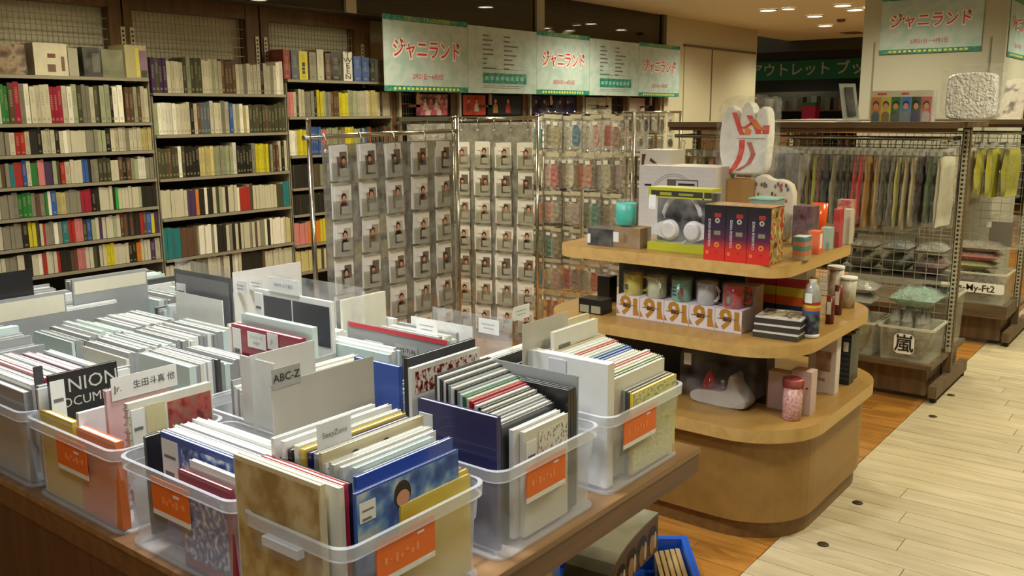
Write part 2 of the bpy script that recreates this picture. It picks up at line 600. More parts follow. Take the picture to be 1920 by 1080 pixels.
def spine_mat(code):
    nm, rgb = CC[code]
    name = nm + ' book cover'
    if name in MATS:
        return MATS[name]
    m = mat(name, rgb, .35, var=.12, scale=3)
    nt = m.node_tree
    b = nt.nodes['Principled BSDF']
    src = b.inputs['Base Color'].links[0].from_socket
    o2 = nt.nodes.new('ShaderNodeObjectInfo')
    hv = nt.nodes.new('ShaderNodeHueSaturation')
    mr2 = nt.nodes.new('ShaderNodeMapRange')
    mr2.inputs[3].default_value = .72
    mr2.inputs[4].default_value = 1.12
    nt.links.new(o2.outputs['Random'], mr2.inputs[0])
    nt.links.new(mr2.outputs[0], hv.inputs['Value'])
    nt.links.new(src, hv.inputs['Color'])
    src = hv.outputs[0]
    tc = nt.nodes.new('ShaderNodeTexCoord')
    oi = nt.nodes.new('ShaderNodeObjectInfo')
    sp = nt.nodes.new('ShaderNodeSeparateXYZ')
    nt.links.new(tc.outputs['Object'], sp.inputs[0])

    def mth(op, a, b_=None):
        n = nt.nodes.new('ShaderNodeMath')
        n.operation = op
        for i, q in enumerate((a, b_)):
            if q is None:
                continue
            if isinstance(q, (int, float)):
                n.inputs[i].default_value = q
            else:
                nt.links.new(q, n.inputs[i])
        return n.outputs[0]
    # a column of small title characters down the spine
    cx = mth('LESS_THAN', mth('ABSOLUTE', sp.outputs[0]), .24)
    z = sp.outputs[2]
    top = mth('ADD', .75, mth('MULTIPLY', oi.outputs['Random'], .15))
    cz = mth('MULTIPLY', mth('LESS_THAN', z, top), mth('GREATER_THAN', z, mth('ADD', .30, mth('MULTIPLY', oi.outputs['Random'], .25))))
    cell = mth('LESS_THAN', mth('FRACT', mth('MULTIPLY', z, 19)), .6)
    foot = mth('MULTIPLY', mth('LESS_THAN', z, .14), mth('GREATER_THAN', z, .07))
    fr = mth('LESS_THAN', sp.outputs[1], .002)
    msk = mth('MULTIPLY', mth('MULTIPLY', cx, fr), mth('MAXIMUM', mth('MULTIPLY', cz, cell), foot))
    msk = mth('MULTIPLY', msk, .32)
    mx = nt.nodes.new('ShaderNodeMix')
    mx.data_type = 'RGBA'
    dark = sum(rgb) > 330
    nt.links.new(msk, mx.inputs[0])
    nt.links.new(src, mx.inputs[6])
    mx.inputs[7].default_value = (*s2l((50, 44, 40) if dark else (190, 180, 150)), 1)
    nt.links.new(mx.outputs[2], b.inputs['Base Color'])
    return m


pages = mat('book pages', (206, 196, 164), .8)
UB = {}


def unit_book(code):
    """unit book: spine forward, boards with the page block sunk a little below them"""
    if code not in UB:
        m_ = MB()
        m_.box(-.5, 0, 0, -.40, 1, 1, 0).box(.40, 0, 0, .5, 1, 1, 0).box(-.40, 0, 0, .40, .06, 1, 0).box(-.40, .06, .01, .40, .97, .97, 1)
        UB[code] = m_.mesh('book', [spine_mat(code), pages])
    return UB[code]


shelf_m = mat('grey shelf steel', (150, 144, 126), .5, .3)
shelf_in = mat('shelf back panel', (34, 29, 23), .8)
SY = 5.2
nbooks = [0]
bays = [(2.03, 3.085, [1.767, 1.506, 1.338, 1.165, .994, .827, .663, .49, .3], 'outer bay'),
        (3.095, 4.105, [1.683, 1.427, 1.158, .909, .65, .42], 'middle bay'),
        (4.115, 5.125, [1.788, 1.531, 1.26, 1.03, .84, .62, .42], 'bay beside the posters')]
for bi, (x0, x1, zs, bn) in enumerate(bays):
    t = thing('bookshelf', 'tall bookshelf packed with books, ' + bn, 'bookshelf', (x0, SY, 0))
    W = x1 - x0
    link('back_panel', MB().box(0, .26, 0, W, .27, zs[0] + .02), shelf_in, t)
    link('side_panel', MB().box(.0, .01, 0, .006, .26, zs[0] - .02), shelf_m, t)
    link('side_panel', MB().box(W - .006, .01, 0, W, .26, zs[0] - .02), shelf_m, t)
    for z in zs:
        link('shelf', MB().box(.0065, 0, z - .012, W - .0065, .258, z).box(.0065, -.004, z - .016, W - .0065, 0, z + .002), shelf_m, t)
    link('plinth', MB().box(.01, .03, 0, W - .01, .06, .1), shelf_m, t)

# rows of spines as the photo shows them: colour code + width in photo pixels
BAY1 = {1: (1.506, 'G15 R21 g19 w38 R24 w20 d20 g16 w18 k4 l21 k6 W22 _6 n18 n16 w18', .215, 0, 287),
        2: (1.338, 'w9 r24 k20 w30 w48 g22 l14 k10 w58 c22', .135, 0, 288),
        3: (1.165, 't8 r15 b15 G13 p13 v22 d7 r9 w10 w23 b13 k5 g16 d25 w16 n27 g16 W16 g18', .135, 0, 290),
        4: (.994, 'g10 G25 y16 r9 G12 b10 c18 g30 R22 k16 w28 H13 w44 r7 k32', .135, 0, 291),
        5: (.827, 'g15 k12 y22 w6 r5 g34 t12 r14 p17 b27 w7 v8 w40 n23 k22 r7 n8 b12 y8 v8', .135, 0, 295),
        6: (.663, 'w13 k15 w13 r16 w21 r7 k22 n13 p18 w24 k6 w14 y19 w33 k18 o11 w21 v12 w12', .13, 0, 300)}
BAY2 = {0: (1.683, 'v28 w30 d36 w38 n30 w44 w42 W15', .21, 283, 536),
        1: (1.427, 'W37 w44 s18 w20 g16 b27 c12 d52 d22', .2, 285, 537),
        2: (1.158, 'd54 k28 c30 l42 W8 k34 n9 y30 w4 n20 w20', .2, 292, 541),
        3: (.909, 'w50 v16 o6 k28 w50 r28 g7 w52 d15 t14', .17, 287, 541),
        4: (.65, 't30 n28 _5 W34 k18 w46 w22 g10 W46 c10', .19, 302, 545),
        5: (.42, 'w40 g30 w60 k40 w60', .2, 300, 545)}
BAY3 = {1: (1.531, 'p16 w16 g18 y18 g16 n17 y19 l20 w24 c20 w28', .185, 540, 735),
        2: (1.26, 'W14 y24 b20 p12 l22 g14 y18 l12 b14 r10 k26 n16', .19, 540, 735),
        3: (1.03, 'k30 d18 g24 k40 w30 k40', .16, 545, 735),
        4: (.84, 'k60 d40 k60', .14, 545, 735),
        5: (.62, 'p22 o22 y16 w20 g30 k40 w30', .16, 545, 735),
        6: (.42, 'c50 w60 c50 w30', .16, 545, 735)}
rest = {}
NIND = 296
ordsh = {0: 'top shelf', 1: 'second shelf down', 2: 'third shelf down', 3: 'fourth shelf down', 4: 'fifth shelf down', 5: 'sixth shelf down', 6: 'seventh shelf down'}
jobs = []
for bi, B in enumerate((BAY1, BAY2, BAY3)):
    X0, X1 = bays[bi][0] + .01, bays[bi][1] - .01
    for ri, (z, seq, hgt, p0, p1) in B.items():
        toks = seq.split()
        tot = sum(int(t_[1:]) for t_ in toks)
        xs0 = max(X0, on(p0, 400, 1, SY).x) if bi else 2.225
        if bi == 0:
            # books beyond the picture's edge too
            toks = ['w40', 'g22'] + toks
            tot += 62
            xs0 = X0
        sc_ = (X1 - xs0) / tot
        x = xs0
        for t_ in toks:
            wd_ = int(t_[1:]) * sc_
            if t_[0] == '_':
                x += wd_
                continue
            n = max(1, round(wd_ / (.026 if ri < 2 else .023)))
            hh = hgt * rnd.uniform(.94, 1.08)
            for k in range(n):
                cc_ = t_[0] if rnd.random() > .16 else rnd.choice('gwdlWkn')
                jobs.append([bi, ri, cc_, x + (k + .5) * wd_ / n, wd_ / n - .0008, z, hh * rnd.uniform(.93, 1.0)])
            x += wd_
prio = sorted(range(len(jobs)), key=lambda i: -(jobs[i][4] * jobs[i][6] * (2 if jobs[i][1] < 3 or jobs[i][0] == 0 else 1) * (0 if jobs[i][0] == 0 and jobs[i][3] < 2.2 else 1)))[:NIND]
prio = set(prio)
rowcount = {}
for i in sorted(range(len(jobs)), key=lambda i: (jobs[i][0], jobs[i][1], -jobs[i][3])):
    bi, ri, c, x, wv, z, hh = jobs[i]
    rowcount[(bi, ri)] = rowcount.get((bi, ri), 0) + 1
    dep = rnd.uniform(.13, .17)
    yy = SY + rnd.uniform(.012, .02)
    if i in prio:
        o = link('book', unit_book(c), loc=(x, yy, z + .0035), scale=(wv, dep, hh))
        thick = 'slim' if wv < .018 else ('thick' if wv > .028 else 'upright')
        tag(o, '%s %s book, %s from the poster end, %s, %s' % (thick, CC[c][0], ORD[rowcount[(bi, ri)]], ordsh[ri], bays[bi][3]), 'book', 'books on the %s of the %s' % (ordsh[ri], bays[bi][3]))
    else:
        m_ = rest.setdefault(0, MB())
        mi = list(CC).index(c)
        m_.box(x - wv / 2, yy, z + .0035, x + wv / 2, yy + .003, z + .0035 + hh, mi).box(x - wv / 2 + .001, yy + .003, z + .0035, x + wv / 2 - .001, yy + dep, z + hh - .002, len(CC))
o = link('books', rest[0], [mat(CC[c][0] + ' plain spine', CC[c][1], .45, var=.1) for c in CC] + [pages], kind='stuff')
tag(o, 'remaining upright books on the lower and outer shelves of the three bays', 'books')

# slotted standards between the bays
std = mat('slotted standard', (196, 190, 168), .4, .4)
slot = mat('slot black', (30, 28, 22), .6)
for n_, x in enumerate((2.92, 2.98, 3.90, 3.97, 4.88)):
    t = thing('shelf_standard', 'slotted shelf standard rising against the dark posts, %s from the poster end' % ORD[5 - n_], 'standard', (x + .12, 5.376, 0))
    link('channel', MB().box(-.014, 0, 1.75, .014, .007, 2.08), std, t)
    s_ = MB()
    z = 1.76
    while z < 2.06:
        s_.box(-.006, -.001, z, .006, 0, z + .014)
        z += .026
    link('slots', s_, slot, t, kind='stuff')
# wooden frame with wire grid above the shelves
frame = thing('grid_frame', 'dark brown wooden frame with wire grid panels above the bookshelves', 'frame', (0, 5.385, 0))
for x0, x1 in ((1.98, 2.14), (2.96, 3.04), (3.055, 3.11), (3.94, 4.045), (4.06, 4.13), (4.93, 5.09)):
    link('post', MB().box(x0, 0, 1.809, x1, .09, 2.299), darkw, frame)
for x0, x1 in ((2.14, 2.96), (3.11, 3.94), (4.13, 4.93)):
    link('beam', MB().box(x0, 0.005, 2.19, x1, .08, 2.298), darkw, frame)
    g_ = MB()
    x = x0 + .01
    while x < x1:
        g_.box(x, .03, 1.81, x + .003, .033, 2.19)
        x += .03
    z = 1.82
    while z < 2.18:
        g_.box(x0, .026, z, x1, .031, z + .005)
        z += .06
    link('wire_grid', g_, mat('grid wire', (150, 142, 120), .5, .3), frame, kind='stuff')
    link('backing_board', MB().box(x0, .092, 1.7, x1, .10, 2.3), mat('cream backing board', (214, 208, 184), .8), frame)

# things standing on top of the shelves
wrap = film('box wrap film', see=.94, rough=.05, bump=.5, scale=12)


def shelf_box(x0, x1, z, hh, d, m, label, extra=None, film_=True, name='box', cat='box', y=SY + .01):
    t = thing(name, label, cat, ((x0 + x1) / 2, y, z))
    W = x1 - x0
    link('body', MB().box(-W / 2, 0, 0, W / 2, d, hh), m, t)
    if extra:
        extra(t, W, hh)
    if film_:
        link('plastic_wrap', MB().box(-W / 2 - .003, -.004, .0005, W / 2 + .003, d + .003, hh + .004), wrap, t)
    return t


zt = 1.7705
X = lambda p: on(p, 120, 1, SY).x
kbox = lambda x0, z0, x1, z1, m: (lambda t, W, hh: link('print', MB().box(W * x0, -.0015, hh * z0, W * x1, -.0002, hh * z1), m, t))
shelf_box(2.16, 2.37, zt, .16, .2, printed('brown photo print', [(60, 40, 32), (120, 90, 70), (160, 140, 110), (40, 30, 26)], 14), 'shrink-wrapped box with brown photo print, at the shelf end by the posts')
brn = mat('reddish brown print', (104, 60, 44))


def wb(t, W, hh):
    link('print', MB().box(-W * .12, -.0015, hh * .12, W * .12, -.0002, hh * .35).box(-W * .1, -.0015, hh * .55, W * .14, -.0002, hh * .68).box(W * .3, -.0015, hh * .15, W * .4, -.0002, hh * .6), brn, t)


shelf_box(2.415, 2.60, zt, .175, .18, mat('cream box', (206, 198, 172)), 'cream box with brown square prints, shrink-wrapped, on top of the bookshelf', wb)
shelf_box(2.605, 2.66, zt, .155, .16, mat('grey card', (160, 156, 138)), 'narrow pale grey box beside the cream box with brown prints', film_=False)
shelf_box(2.69, 2.79, zt, .165, .18, mat('black case', (40, 38, 32)), 'black boxed set on top of the bookshelf', kbox(.02, .15, .45, .8, mat('grey print', (90, 86, 78))))
shelf_box(2.80, 2.93, zt, .155, .14, printed('grey green print', [(96, 100, 76), (120, 120, 92), (140, 140, 120)], 5), 'grey-green wrapped book beside the purple and yellow box')


def yp(t, W, hh):
    link('yellow_band', MB().box(-W * .02, -.0015, hh * .03, W * .14, -.0002, hh * .93), mat('yellow band', (206, 196, 70)), t)
    link('purple_panel', MB().box(W * .15, -.0015, hh * .25, W * .48, -.0002, hh * .85), mat('purple panel', (128, 92, 128)), t)
    link('black_panel', MB().box(W * .18, -.0015, hh * .02, W * .48, -.0002, hh * .24), mat('dark panel', (44, 42, 36)), t)


shelf_box(2.885 + .06, 3.082, zt, .19, .18, mat('straw box', (176, 166, 112)), 'tall box with yellow band and purple panel, at the end of the top shelf', yp)
# bay beside the posters: books lying face out on the top
zt3 = 1.7915
items3 = [(4.13, .055, 'r', .20, 'red and white spined photo book'), (4.20, .06, 's', .20, 'slate photo book'), (4.275, .075, 'y', .195, 'bright yellow photo book with black title'), (4.36, .06, 'g', .19, 'grey photo book'),
          (4.43, .06, 'w', .215, 'cream photo book'), (4.50, .05, 'n', .19, 'brown photo book'), (4.575, .09, 'k', .205, 'black and sea-blue picture photo book'), (4.69, .085, 'W', .21, 'white photo book with stacked black letters'),
          (4.785, .07, 'b', .18, 'blue photo book'), (4.865, .07, 'b', .175, 'sky blue photo book'), (4.94, .05, 'k', .17, 'black photo book'), (5.02, .09, 'g', .165, 'grey wrapped photo book')]
for x, wv, c, hh, lb in items3:
    o = thing('photo_book', lb + ' on top of the bay beside the posters', 'book', (x, SY + .01, zt3), 0, 'photo books on the top of the poster-side bay')
    link('cover', unit_book(c), parent=o, scale=(wv, .16, hh))
    if c == 'y':
        link('spine_title', MB().box(-.012, -.002, hh * .2, .012, -.0005, hh * .3).box(-.014, -.002, hh * .33, .012, -.0005, hh * .43).box(-.01, -.002, hh * .46, .013, -.0005, hh * .6), ink, o)
    if c == 'W':
        for i_, ch in enumerate('TWEEN'):
            text(ch, .052, ink, o, (0, -.002, hh * (.9 - i_ * .19)), (PI / 2, 0, 0), xs=1.6)
    link('plastic_wrap', MB().box(-wv / 2 - .002, -.003, 0.0005, wv / 2 + .002, .163, hh + .003), wrap, o)

# units below the posters: posts, grids, posters and a rail with hanging bags
unit = thing('wall_rack', 'brown wall rack with grids and chrome rails under the mint posters', 'rack', (0, 5.24, 0))
for x in (5.14, 5.86, 6.86, 7.76, 8.66, 9.36):
    link('post', MB().box(x, 0, 0, x + .07, .06, 1.72), darkw, unit)
    link('standard', MB().box(x + .075, -.03, 0, x + .10, 0, 1.72), std, unit)
link('poster_rail', MB().box(4.96, -.158, 2.16, 9.6, -.145, 2.2).box(4.96, -.158, 1.74, 9.6, -.145, 1.76), darkw, unit)
for x in (5.3, 6.2, 7.1, 8.1, 9.0):
    link('rail_arm', MB().box(x, -.1445, 1.6, x + .03, .069, 1.62).box(x, -.1445, 1.6, x + .03, -.13, 2.2), darkw, unit)
link('back_board', MB().box(5.14, .07, 0, 9.42, .09, 1.72), mat('dark rack back', (52, 44, 32), .8), unit)
link('shelf_rail', MB().box(5.14, -.10, 1.49, 9.42, -.06, 1.525), steel, unit)
g_ = MB()
for i in range(140):
    g_.box(5.2 + i * .03, .03, .8, 5.203 + i * .03, .033, 1.71)
for i in range(13):
    g_.box(5.14, .026, .8 + i * .075, 9.42, .031, .805 + i * .075)
link('wire_grid', g_, mat('rack grid wire', (130, 126, 108), .4, .5), unit, kind='stuff')


def mini_poster(x0, x1, m, label, z0=1.535, z1=1.705, extra=None):
    t = thing('small_poster', label, 'poster', (x0, 5.225, z0))
    link('sheet', MB().box(0, 0, 0, x1 - x0, .004, z1 - z0), m, t)
    if extra:
        extra(t, x1 - x0, z1 - z0)


skin = mat('printed skin', (206, 150, 120), .5)
hairm = mat('printed hair', (40, 26, 22), .5)


def heads(cols, n=5, rows=1, seed=1, sz=.03):
    def f(t, W, hh):
        r3 = random.Random(seed)
        for k in range(rows):
            for i in range(n):
                cx = W * (i + .6 + .5 * (k % 2)) / (n + .7)
                cz = hh * (.72 - .42 * k / max(1, rows - .5))
                pm = MB()
                el = lambda a, b, x, z, yy, mi: pm.add([(x + a * math.cos(q * PI / 6), yy, z + b * math.sin(q * PI / 6)) for q in range(12)], [tuple(range(12))], mi)
                el(sz * .9, sz * .9, cx, cz - sz * 1.6, -.001, 2)
                pm.box(cx - sz, -.0012, max(0, cz - sz * 3), cx + sz, -.001, cz - sz * 1.5, 2)
                el(sz * .62, sz * .7, cx, cz + sz * .15, -.0018, 1)
                el(sz * .48, sz * .6, cx, cz - sz * .1, -.0024, 0)
                link('pictured_figure', pm, [skin, hairm, mat('printed cloth %s' % str(cols[i % len(cols)]), cols[i % len(cols)], .5)], t)
    return f


mini_poster(5.42, 5.80, printed('pink group print', [(60, 30, 40), (150, 80, 90), (214, 170, 170)], 12), 'pink group photo poster under the first mint poster', extra=heads([(200, 90, 110), (230, 200, 200)], 5, 2, sz=.026))
mini_poster(6.0, 6.30, printed('red panels print', [(190, 60, 44), (214, 90, 66)], 3), 'red and cream photo poster with two standing figures', extra=heads([(150, 60, 50), (220, 214, 200)], 2, sz=.03))
mini_poster(6.33, 6.82, printed('night print', [(24, 28, 36), (40, 48, 56)], 4), 'dark photo poster with two figures', extra=heads([(190, 140, 60), (180, 60, 50)], 2, sz=.035))
mini_poster(6.97, 7.72, printed('stage print', [(20, 18, 30), (44, 40, 70), (90, 90, 130)], 7), 'dark blue stage photo poster with pink edge', extra=heads([(40, 40, 60), (60, 50, 60)], 5, sz=.03))
mini_poster(7.9, 8.4, mat('pale notice', (196, 192, 172)), 'pale notice sheet with small lines under the mint poster', extra=lambda t, W, hh: link('print', MB().box(W * .2, -.001, hh * .3, W * .8, 0, hh * .38).box(W * .1, -.001, hh * .5, W * .5, 0, hh * .55), greyink, t))
mini_poster(8.76, 9.1, mat('pale pink notice', (200, 180, 176)), 'pale pink sheet beside the white wall')

# ================================================================ BINS TABLE
TZ = .62
table = thing('display_table', 'dark wood display table crowded with clear bins of brochures', 'table', (.935, 1.085, 0))
tabw = wood('walnut table', (66, 42, 24), (92, 60, 36), 2, .8, .5)
tabt = wood('walnut table top', (88, 58, 36), (112, 76, 48), 0, .8, .4)
TL, TW = 1.30, 3.2
link('tabletop', MB().box(0, 0, TZ - .075, TL, TW, TZ - .004), tabt, table)
link('edge_band', MB().box(-.004, -.004, TZ - .0155, TL + .004, TW, TZ - .0005), wood('table edge', (120, 88, 56), (156, 120, 82), 0, .8, .4), table)
for k in range(8):
    link('side_plank', MB().box(.006, .006 + k * .4, .005, .03, .404 + k * .4, TZ - .0757), tabw, table)
link('end_panel', MB().box(1.06, 1.5, .0, 1.09, 3.1, TZ - .0757), tabw, table)
link('leg', MB().box(1.2, 1.2, 0, 1.26, 1.26, TZ - .0757), tabw, table)
link('leg', MB().box(1.2, 3.05, 0, 1.26, 3.11, TZ - .0757), tabw, table)

frost = mat('frosted bin plastic', (226, 228, 234), .32, alpha=.30, var=.02, spec=.6)
frost_rim = mat('frosted bin rim', (226, 230, 236), .28, alpha=.5, var=.02, spec=.7)
orange = mat('orange label card', (236, 112, 34), .45, var=.04)


def bin_mesh(W, D, Hh):
    """tapered open box with rounded corners, foot ledge, rim lip"""
    m_ = MB()
    r = .035

    def ring(ins, z):
        return rrect(ins, ins, W - ins, D - ins, r, z)
    m_.rings([ring(.006, 0), ring(.006, .008), ring(.014, .010), ring(.010, Hh * .62), ring(.007, Hh * .64), ring(.004, Hh - .02), ring(.004, Hh - .006)], 0, True, False)
    m_.rings([ring(.003, Hh - .026), ring(-.002, Hh - .026)], 1, False, False, smooth=False)
    m_.rings([ring(-.002, Hh - .026), ring(-.003, Hh - .001)], 1, False, False)
    m_.rings([ring(-.003, Hh - .001), ring(.004, Hh)], 1, False, False, smooth=False)
    me = m_.mesh('storage_bin', [frost, frost_rim])
    return me


BINS = {}
occupied = []


def add_bin(x0, y0, W, D, label, Hh=.205, lab=None, z=TZ):
    key = (round(W, 3), round(D, 3), Hh)
    if key not in BINS:
        BINS[key] = bin_mesh(*key)
    t = thing('storage_bin', label, 'bin', (x0, y0, z), 0, 'frosted plastic bins of brochures')
    link('bin_body', BINS[key], parent=t)
    if lab:
        face, u0, u1 = lab
        z0, z1 = .105, .188
        lb = MB()
        if face == 'Y':
            link('orange_label', MB().box(u0, .002, z0 + .012, u1, .0045, z1), orange, t)
            link('label_footer', MB().box(u0, .0022, z0, u1, .0045, z0 + .012).box(u1 - .03, .0016, z0 + .002, u1 - .01, .0022, z0 + .009), paper, t)
            k = MB().box(u0 + (u1 - u0) * .68, .0012, z0 + .062, u0 + (u1 - u0) * .8, .002, z0 + .066)
            link('label_lettering', k, paper, t)
            for q in range(7):
                a = u0 + (u1 - u0) * (.12 + q * .09)
                lb.box(a, .0012, z0 + .035 + .006 * math.sin(q * 2), a + .007, .002, z0 + .043 + .004 * math.cos(q * 3))
        else:
            link('orange_label', MB().box(.002, u0, z0 + .012, .0045, u1, z1), orange, t)
            link('label_footer', MB().box(.0022, u0, z0, .0045, u1, z0 + .012), paper, t)
            link('label_lettering', MB().box(.0012, u0 + (u1 - u0) * .25, z0 + .055, .002, u0 + (u1 - u0) * .4, z0 + .060), paper, t)
            for q in range(7):
                a = u0 + (u1 - u0) * (.12 + q * .09)
                lb.box(.0012, a, z0 + .035 + .006 * math.sin(q * 2), .002, a + .007, z0 + .043 + .004 * math.cos(q * 3))
        link('faint_script', lb, mat('faint label script', (244, 150, 88), .5), t, kind='stuff')
    return t


def handle_tab(t, y):
    link('handle_tab', MB().box(-.016, y - .05, .165, .0, y + .05, .182), frost_rim, t)


binspec = [
    (.935, 1.10, .385, .285, 'clear bin at the near corner of the table, tan cover leaning inside', ('Y', .08, .23)),
    (1.36, 1.10, .385, .30, 'clear bin holding navy cover and black spined brochures', ('Y', .094, .238)),
    (1.785, 1.10, .385, .30, 'clear bin at the island end of the table, white block inside', ('Y', .068, .228)),
    (.94, 1.415, .29, .42, 'clear bin on the wood-panel side beside the corner bin, blue and white covers inside', ('X', .155, .29)),
    (.94, 1.85, .29, .42, 'second clear bin from the corner along the wood panel, yellow and red booklets in it', ('X', .13, .27)),
    (.94, 2.285, .29, .42, 'third clear bin from the corner along the wood panel', None),
    (.94, 2.72, .29, .42, 'fourth clear bin from the corner along the wood panel', None)]
for (x0, y0, W, D, lb, lab) in binspec:
    b_ = add_bin(x0, y0, W, D, lb, lab=lab)
    if 'near corner' in lb:
        handle_tab(b_, .15)
inner = []
rows_y = [(1.42, .29), (1.73, .29), (2.04, .29), (2.35, .29), (2.66, .29), (2.97, .29), (3.30, .29), (3.62, .29)]
for i, (y0, D) in enumerate(rows_y):
    for j, x0 in enumerate((1.25, 1.66)):
        if i >= 7:
            continue
        inner.append((x0, y0, .385, D, i, j))
        add_bin(x0, y0, .385, D, 'clear inner bin, %s row behind the %s' % (ORD[i + 1], ('corner bin', 'navy cover bin')[j]))

# ---- brochures
pc = dict(W=(226, 226, 222), w=(214, 212, 196), g=(150, 152, 150), d=(74, 76, 76), k=(34, 33, 34), r=(184, 40, 46), R=(150, 30, 56), b=(52, 86, 168), B=(34, 34, 92),
          y=(214, 188, 66), p=(214, 180, 184), G=(60, 110, 70), c=(208, 198, 160), o=(220, 120, 60), t=(110, 150, 160), l=(196, 214, 208), e=(190, 185, 172))
pn = dict(W='white', w='ivory', g='grey', d='charcoal', k='black', r='red', R='crimson', b='blue', B='navy', y='yellow', p='pink', G='green', c='cream', o='orange', t='teal grey', l='pale mint', e='putty')
edge_m = mat('brochure page edges', (226, 226, 218), .55, var=.06, scale=300, stretch=(1, 1, .05))
BU = {}


def bro_mesh(c, axis):
    k = (c, axis)
    if k not in BU:
        m_ = MB()
        cov = mat('glossy %s brochure cover' % pn[c], pc[c], .28, var=.07, scale=6, coat=.3)
        if axis == 'Y':    # cover faces -Y, spine on the -X edge
            m_.box(0, 0, 0, 1, .18, 1, 0).box(0, .82, 0, 1, 1, 1, 0).box(0, .18, 0, .012, .82, 1, 0).box(.012, .18, .004, .992, .82, .994, 1)
        else:              # cover faces -X, spine on the -Y edge
            m_.box(0, 0, 0, .18, 1, 1, 0).box(.82, 0, 0, 1, 1, 1, 0).box(.18, 0, 0, .82, .012, 1, 0).box(.18, .012, .004, .82, .992, .994, 1)
        BU[k] = m_.mesh('brochure', [cov, edge_m])
    return BU[k]


def overlap(a, pad=.0005):
    for b in occupied:
        if all(a[i] < b[i + 3] - pad and a[i + 3] > b[i] + pad for i in range(3)):
            return True
    return False


nbro = [0]


def brochure(axis, c, x0, y0, z0, x1, y1, z1, label, group=None, parts=None, force=True, name='brochure', cat='brochure'):
    a = (x0, y0, z0, x1, y1, z1)
    if not force and overlap(a):
        return None
    occupied.append(a)
    o = link(name, bro_mesh(c, axis), loc=(x0, y0, z0), scale=(x1 - x0, y1 - y0, z1 - z0))
    tag(o, label, cat, group)
    nbro[0] += 1
    if parts:
        parts(o, x1 - x0, y1 - y0, z1 - z0)
    return o


def sub(o, name, mb, m, S):
    """child of a scaled brochure, given in metres"""
    mb.v = [(p[0] / S[0], p[1] / S[1], p[2] / S[2]) for p in mb.v]
    return link(name, mb, m, o)


def subtext(o, body, size, m, S, loc, face, xs=1.0, tilt=0, name='lettering'):
    t_ = text(body, size, m, None, (0, 0, 0), (0, 0, 0), name, xs=1)
    me = t_.data
    rot = Matrix.Rotation(PI / 2, 4, 'X')
    if face == 'X':
        rot = Matrix.Rotation(-PI / 2, 4, 'Z') @ rot
    M = Matrix.Translation(loc) @ rot @ Matrix.Rotation(tilt, 4, 'Z') @ Matrix.Diagonal((xs, 1, 1, 1))
    me.transform(M)
    me.transform(Matrix.Diagonal((1 / S[0], 1 / S[1], 1 / S[2], 1)))
    t_.scale = (1, 1, 1)
    t_.parent = o
    return t_


PL = [0]


def feat(face, c, q0, q1, zt_, zb, th, label, parts=None, name='brochure', cat='brochure', shift=0):
    """a brochure whose top edge runs between two photo pixels at height zt_"""
    a, b = on(q0[0], q0[1], 2, zt_), on(q1[0], q1[1], 2, zt_)
    if face == 'Y':
        y = (a.y + b.y) / 2 + shift
        o = brochure('Y', c, a.x, y, zb, b.x, y + th, zt_, label, None, None, name=name, cat=cat)
        S = (b.x - a.x, th, zt_ - zb)
        PL[0] = y
    else:
        x = (a.x + b.x) / 2 + shift
        b.y = max(b.y, 1.125)
        o = brochure('X', c, x, b.y, zb, x + th, a.y, zt_, label, None, None, name=name, cat=cat)
        S = (th, a.y - b.y, zt_ - zb)
        PL[0] = x
    if parts:
        parts(o, S)
    return o


def pic(face, u0, v0, u1, v1, m, name='cover_print', e=.0012):
    def f(o, S):
        if face == 'Y':
            sub(o, name, MB().box(S[0] * u0, -e, S[2] * v0, S[0] * u1, -.0002, S[2] * v1), m, S)
        else:  # u runs from the far (+Y, picture-left) edge
            sub(o, name, MB().box(-e, S[1] * (1 - u1), S[2] * v0, -.0002, S[1] * (1 - u0), S[2] * v1), m, S)
    return f


def multi(*fs):
    def f(o, S):
        for q in fs:
            q(o, S)
    return f


def price(face, u0, v0, u1, v1):
    def f(o, S):
        pic(face, u0, v0, u1, v1, paper, 'price_label', .0022)(o, S)
        pic(face, u0 + (u1 - u0) * .15, v0 + (v1 - v0) * .1, u1 - (u1 - u0) * .3, v0 + (v1 - v0) * .2, greyink, 'price_lettering', .003)(o, S)
        pic(face, u0 + (u1 - u0) * .15, v0 + (v1 - v0) * .55, u1 - (u1 - u0) * .15, v0 + (v1 - v0) * .62, greyink, 'price_lettering', .003)(o, S)
    return f


LASTF = {}


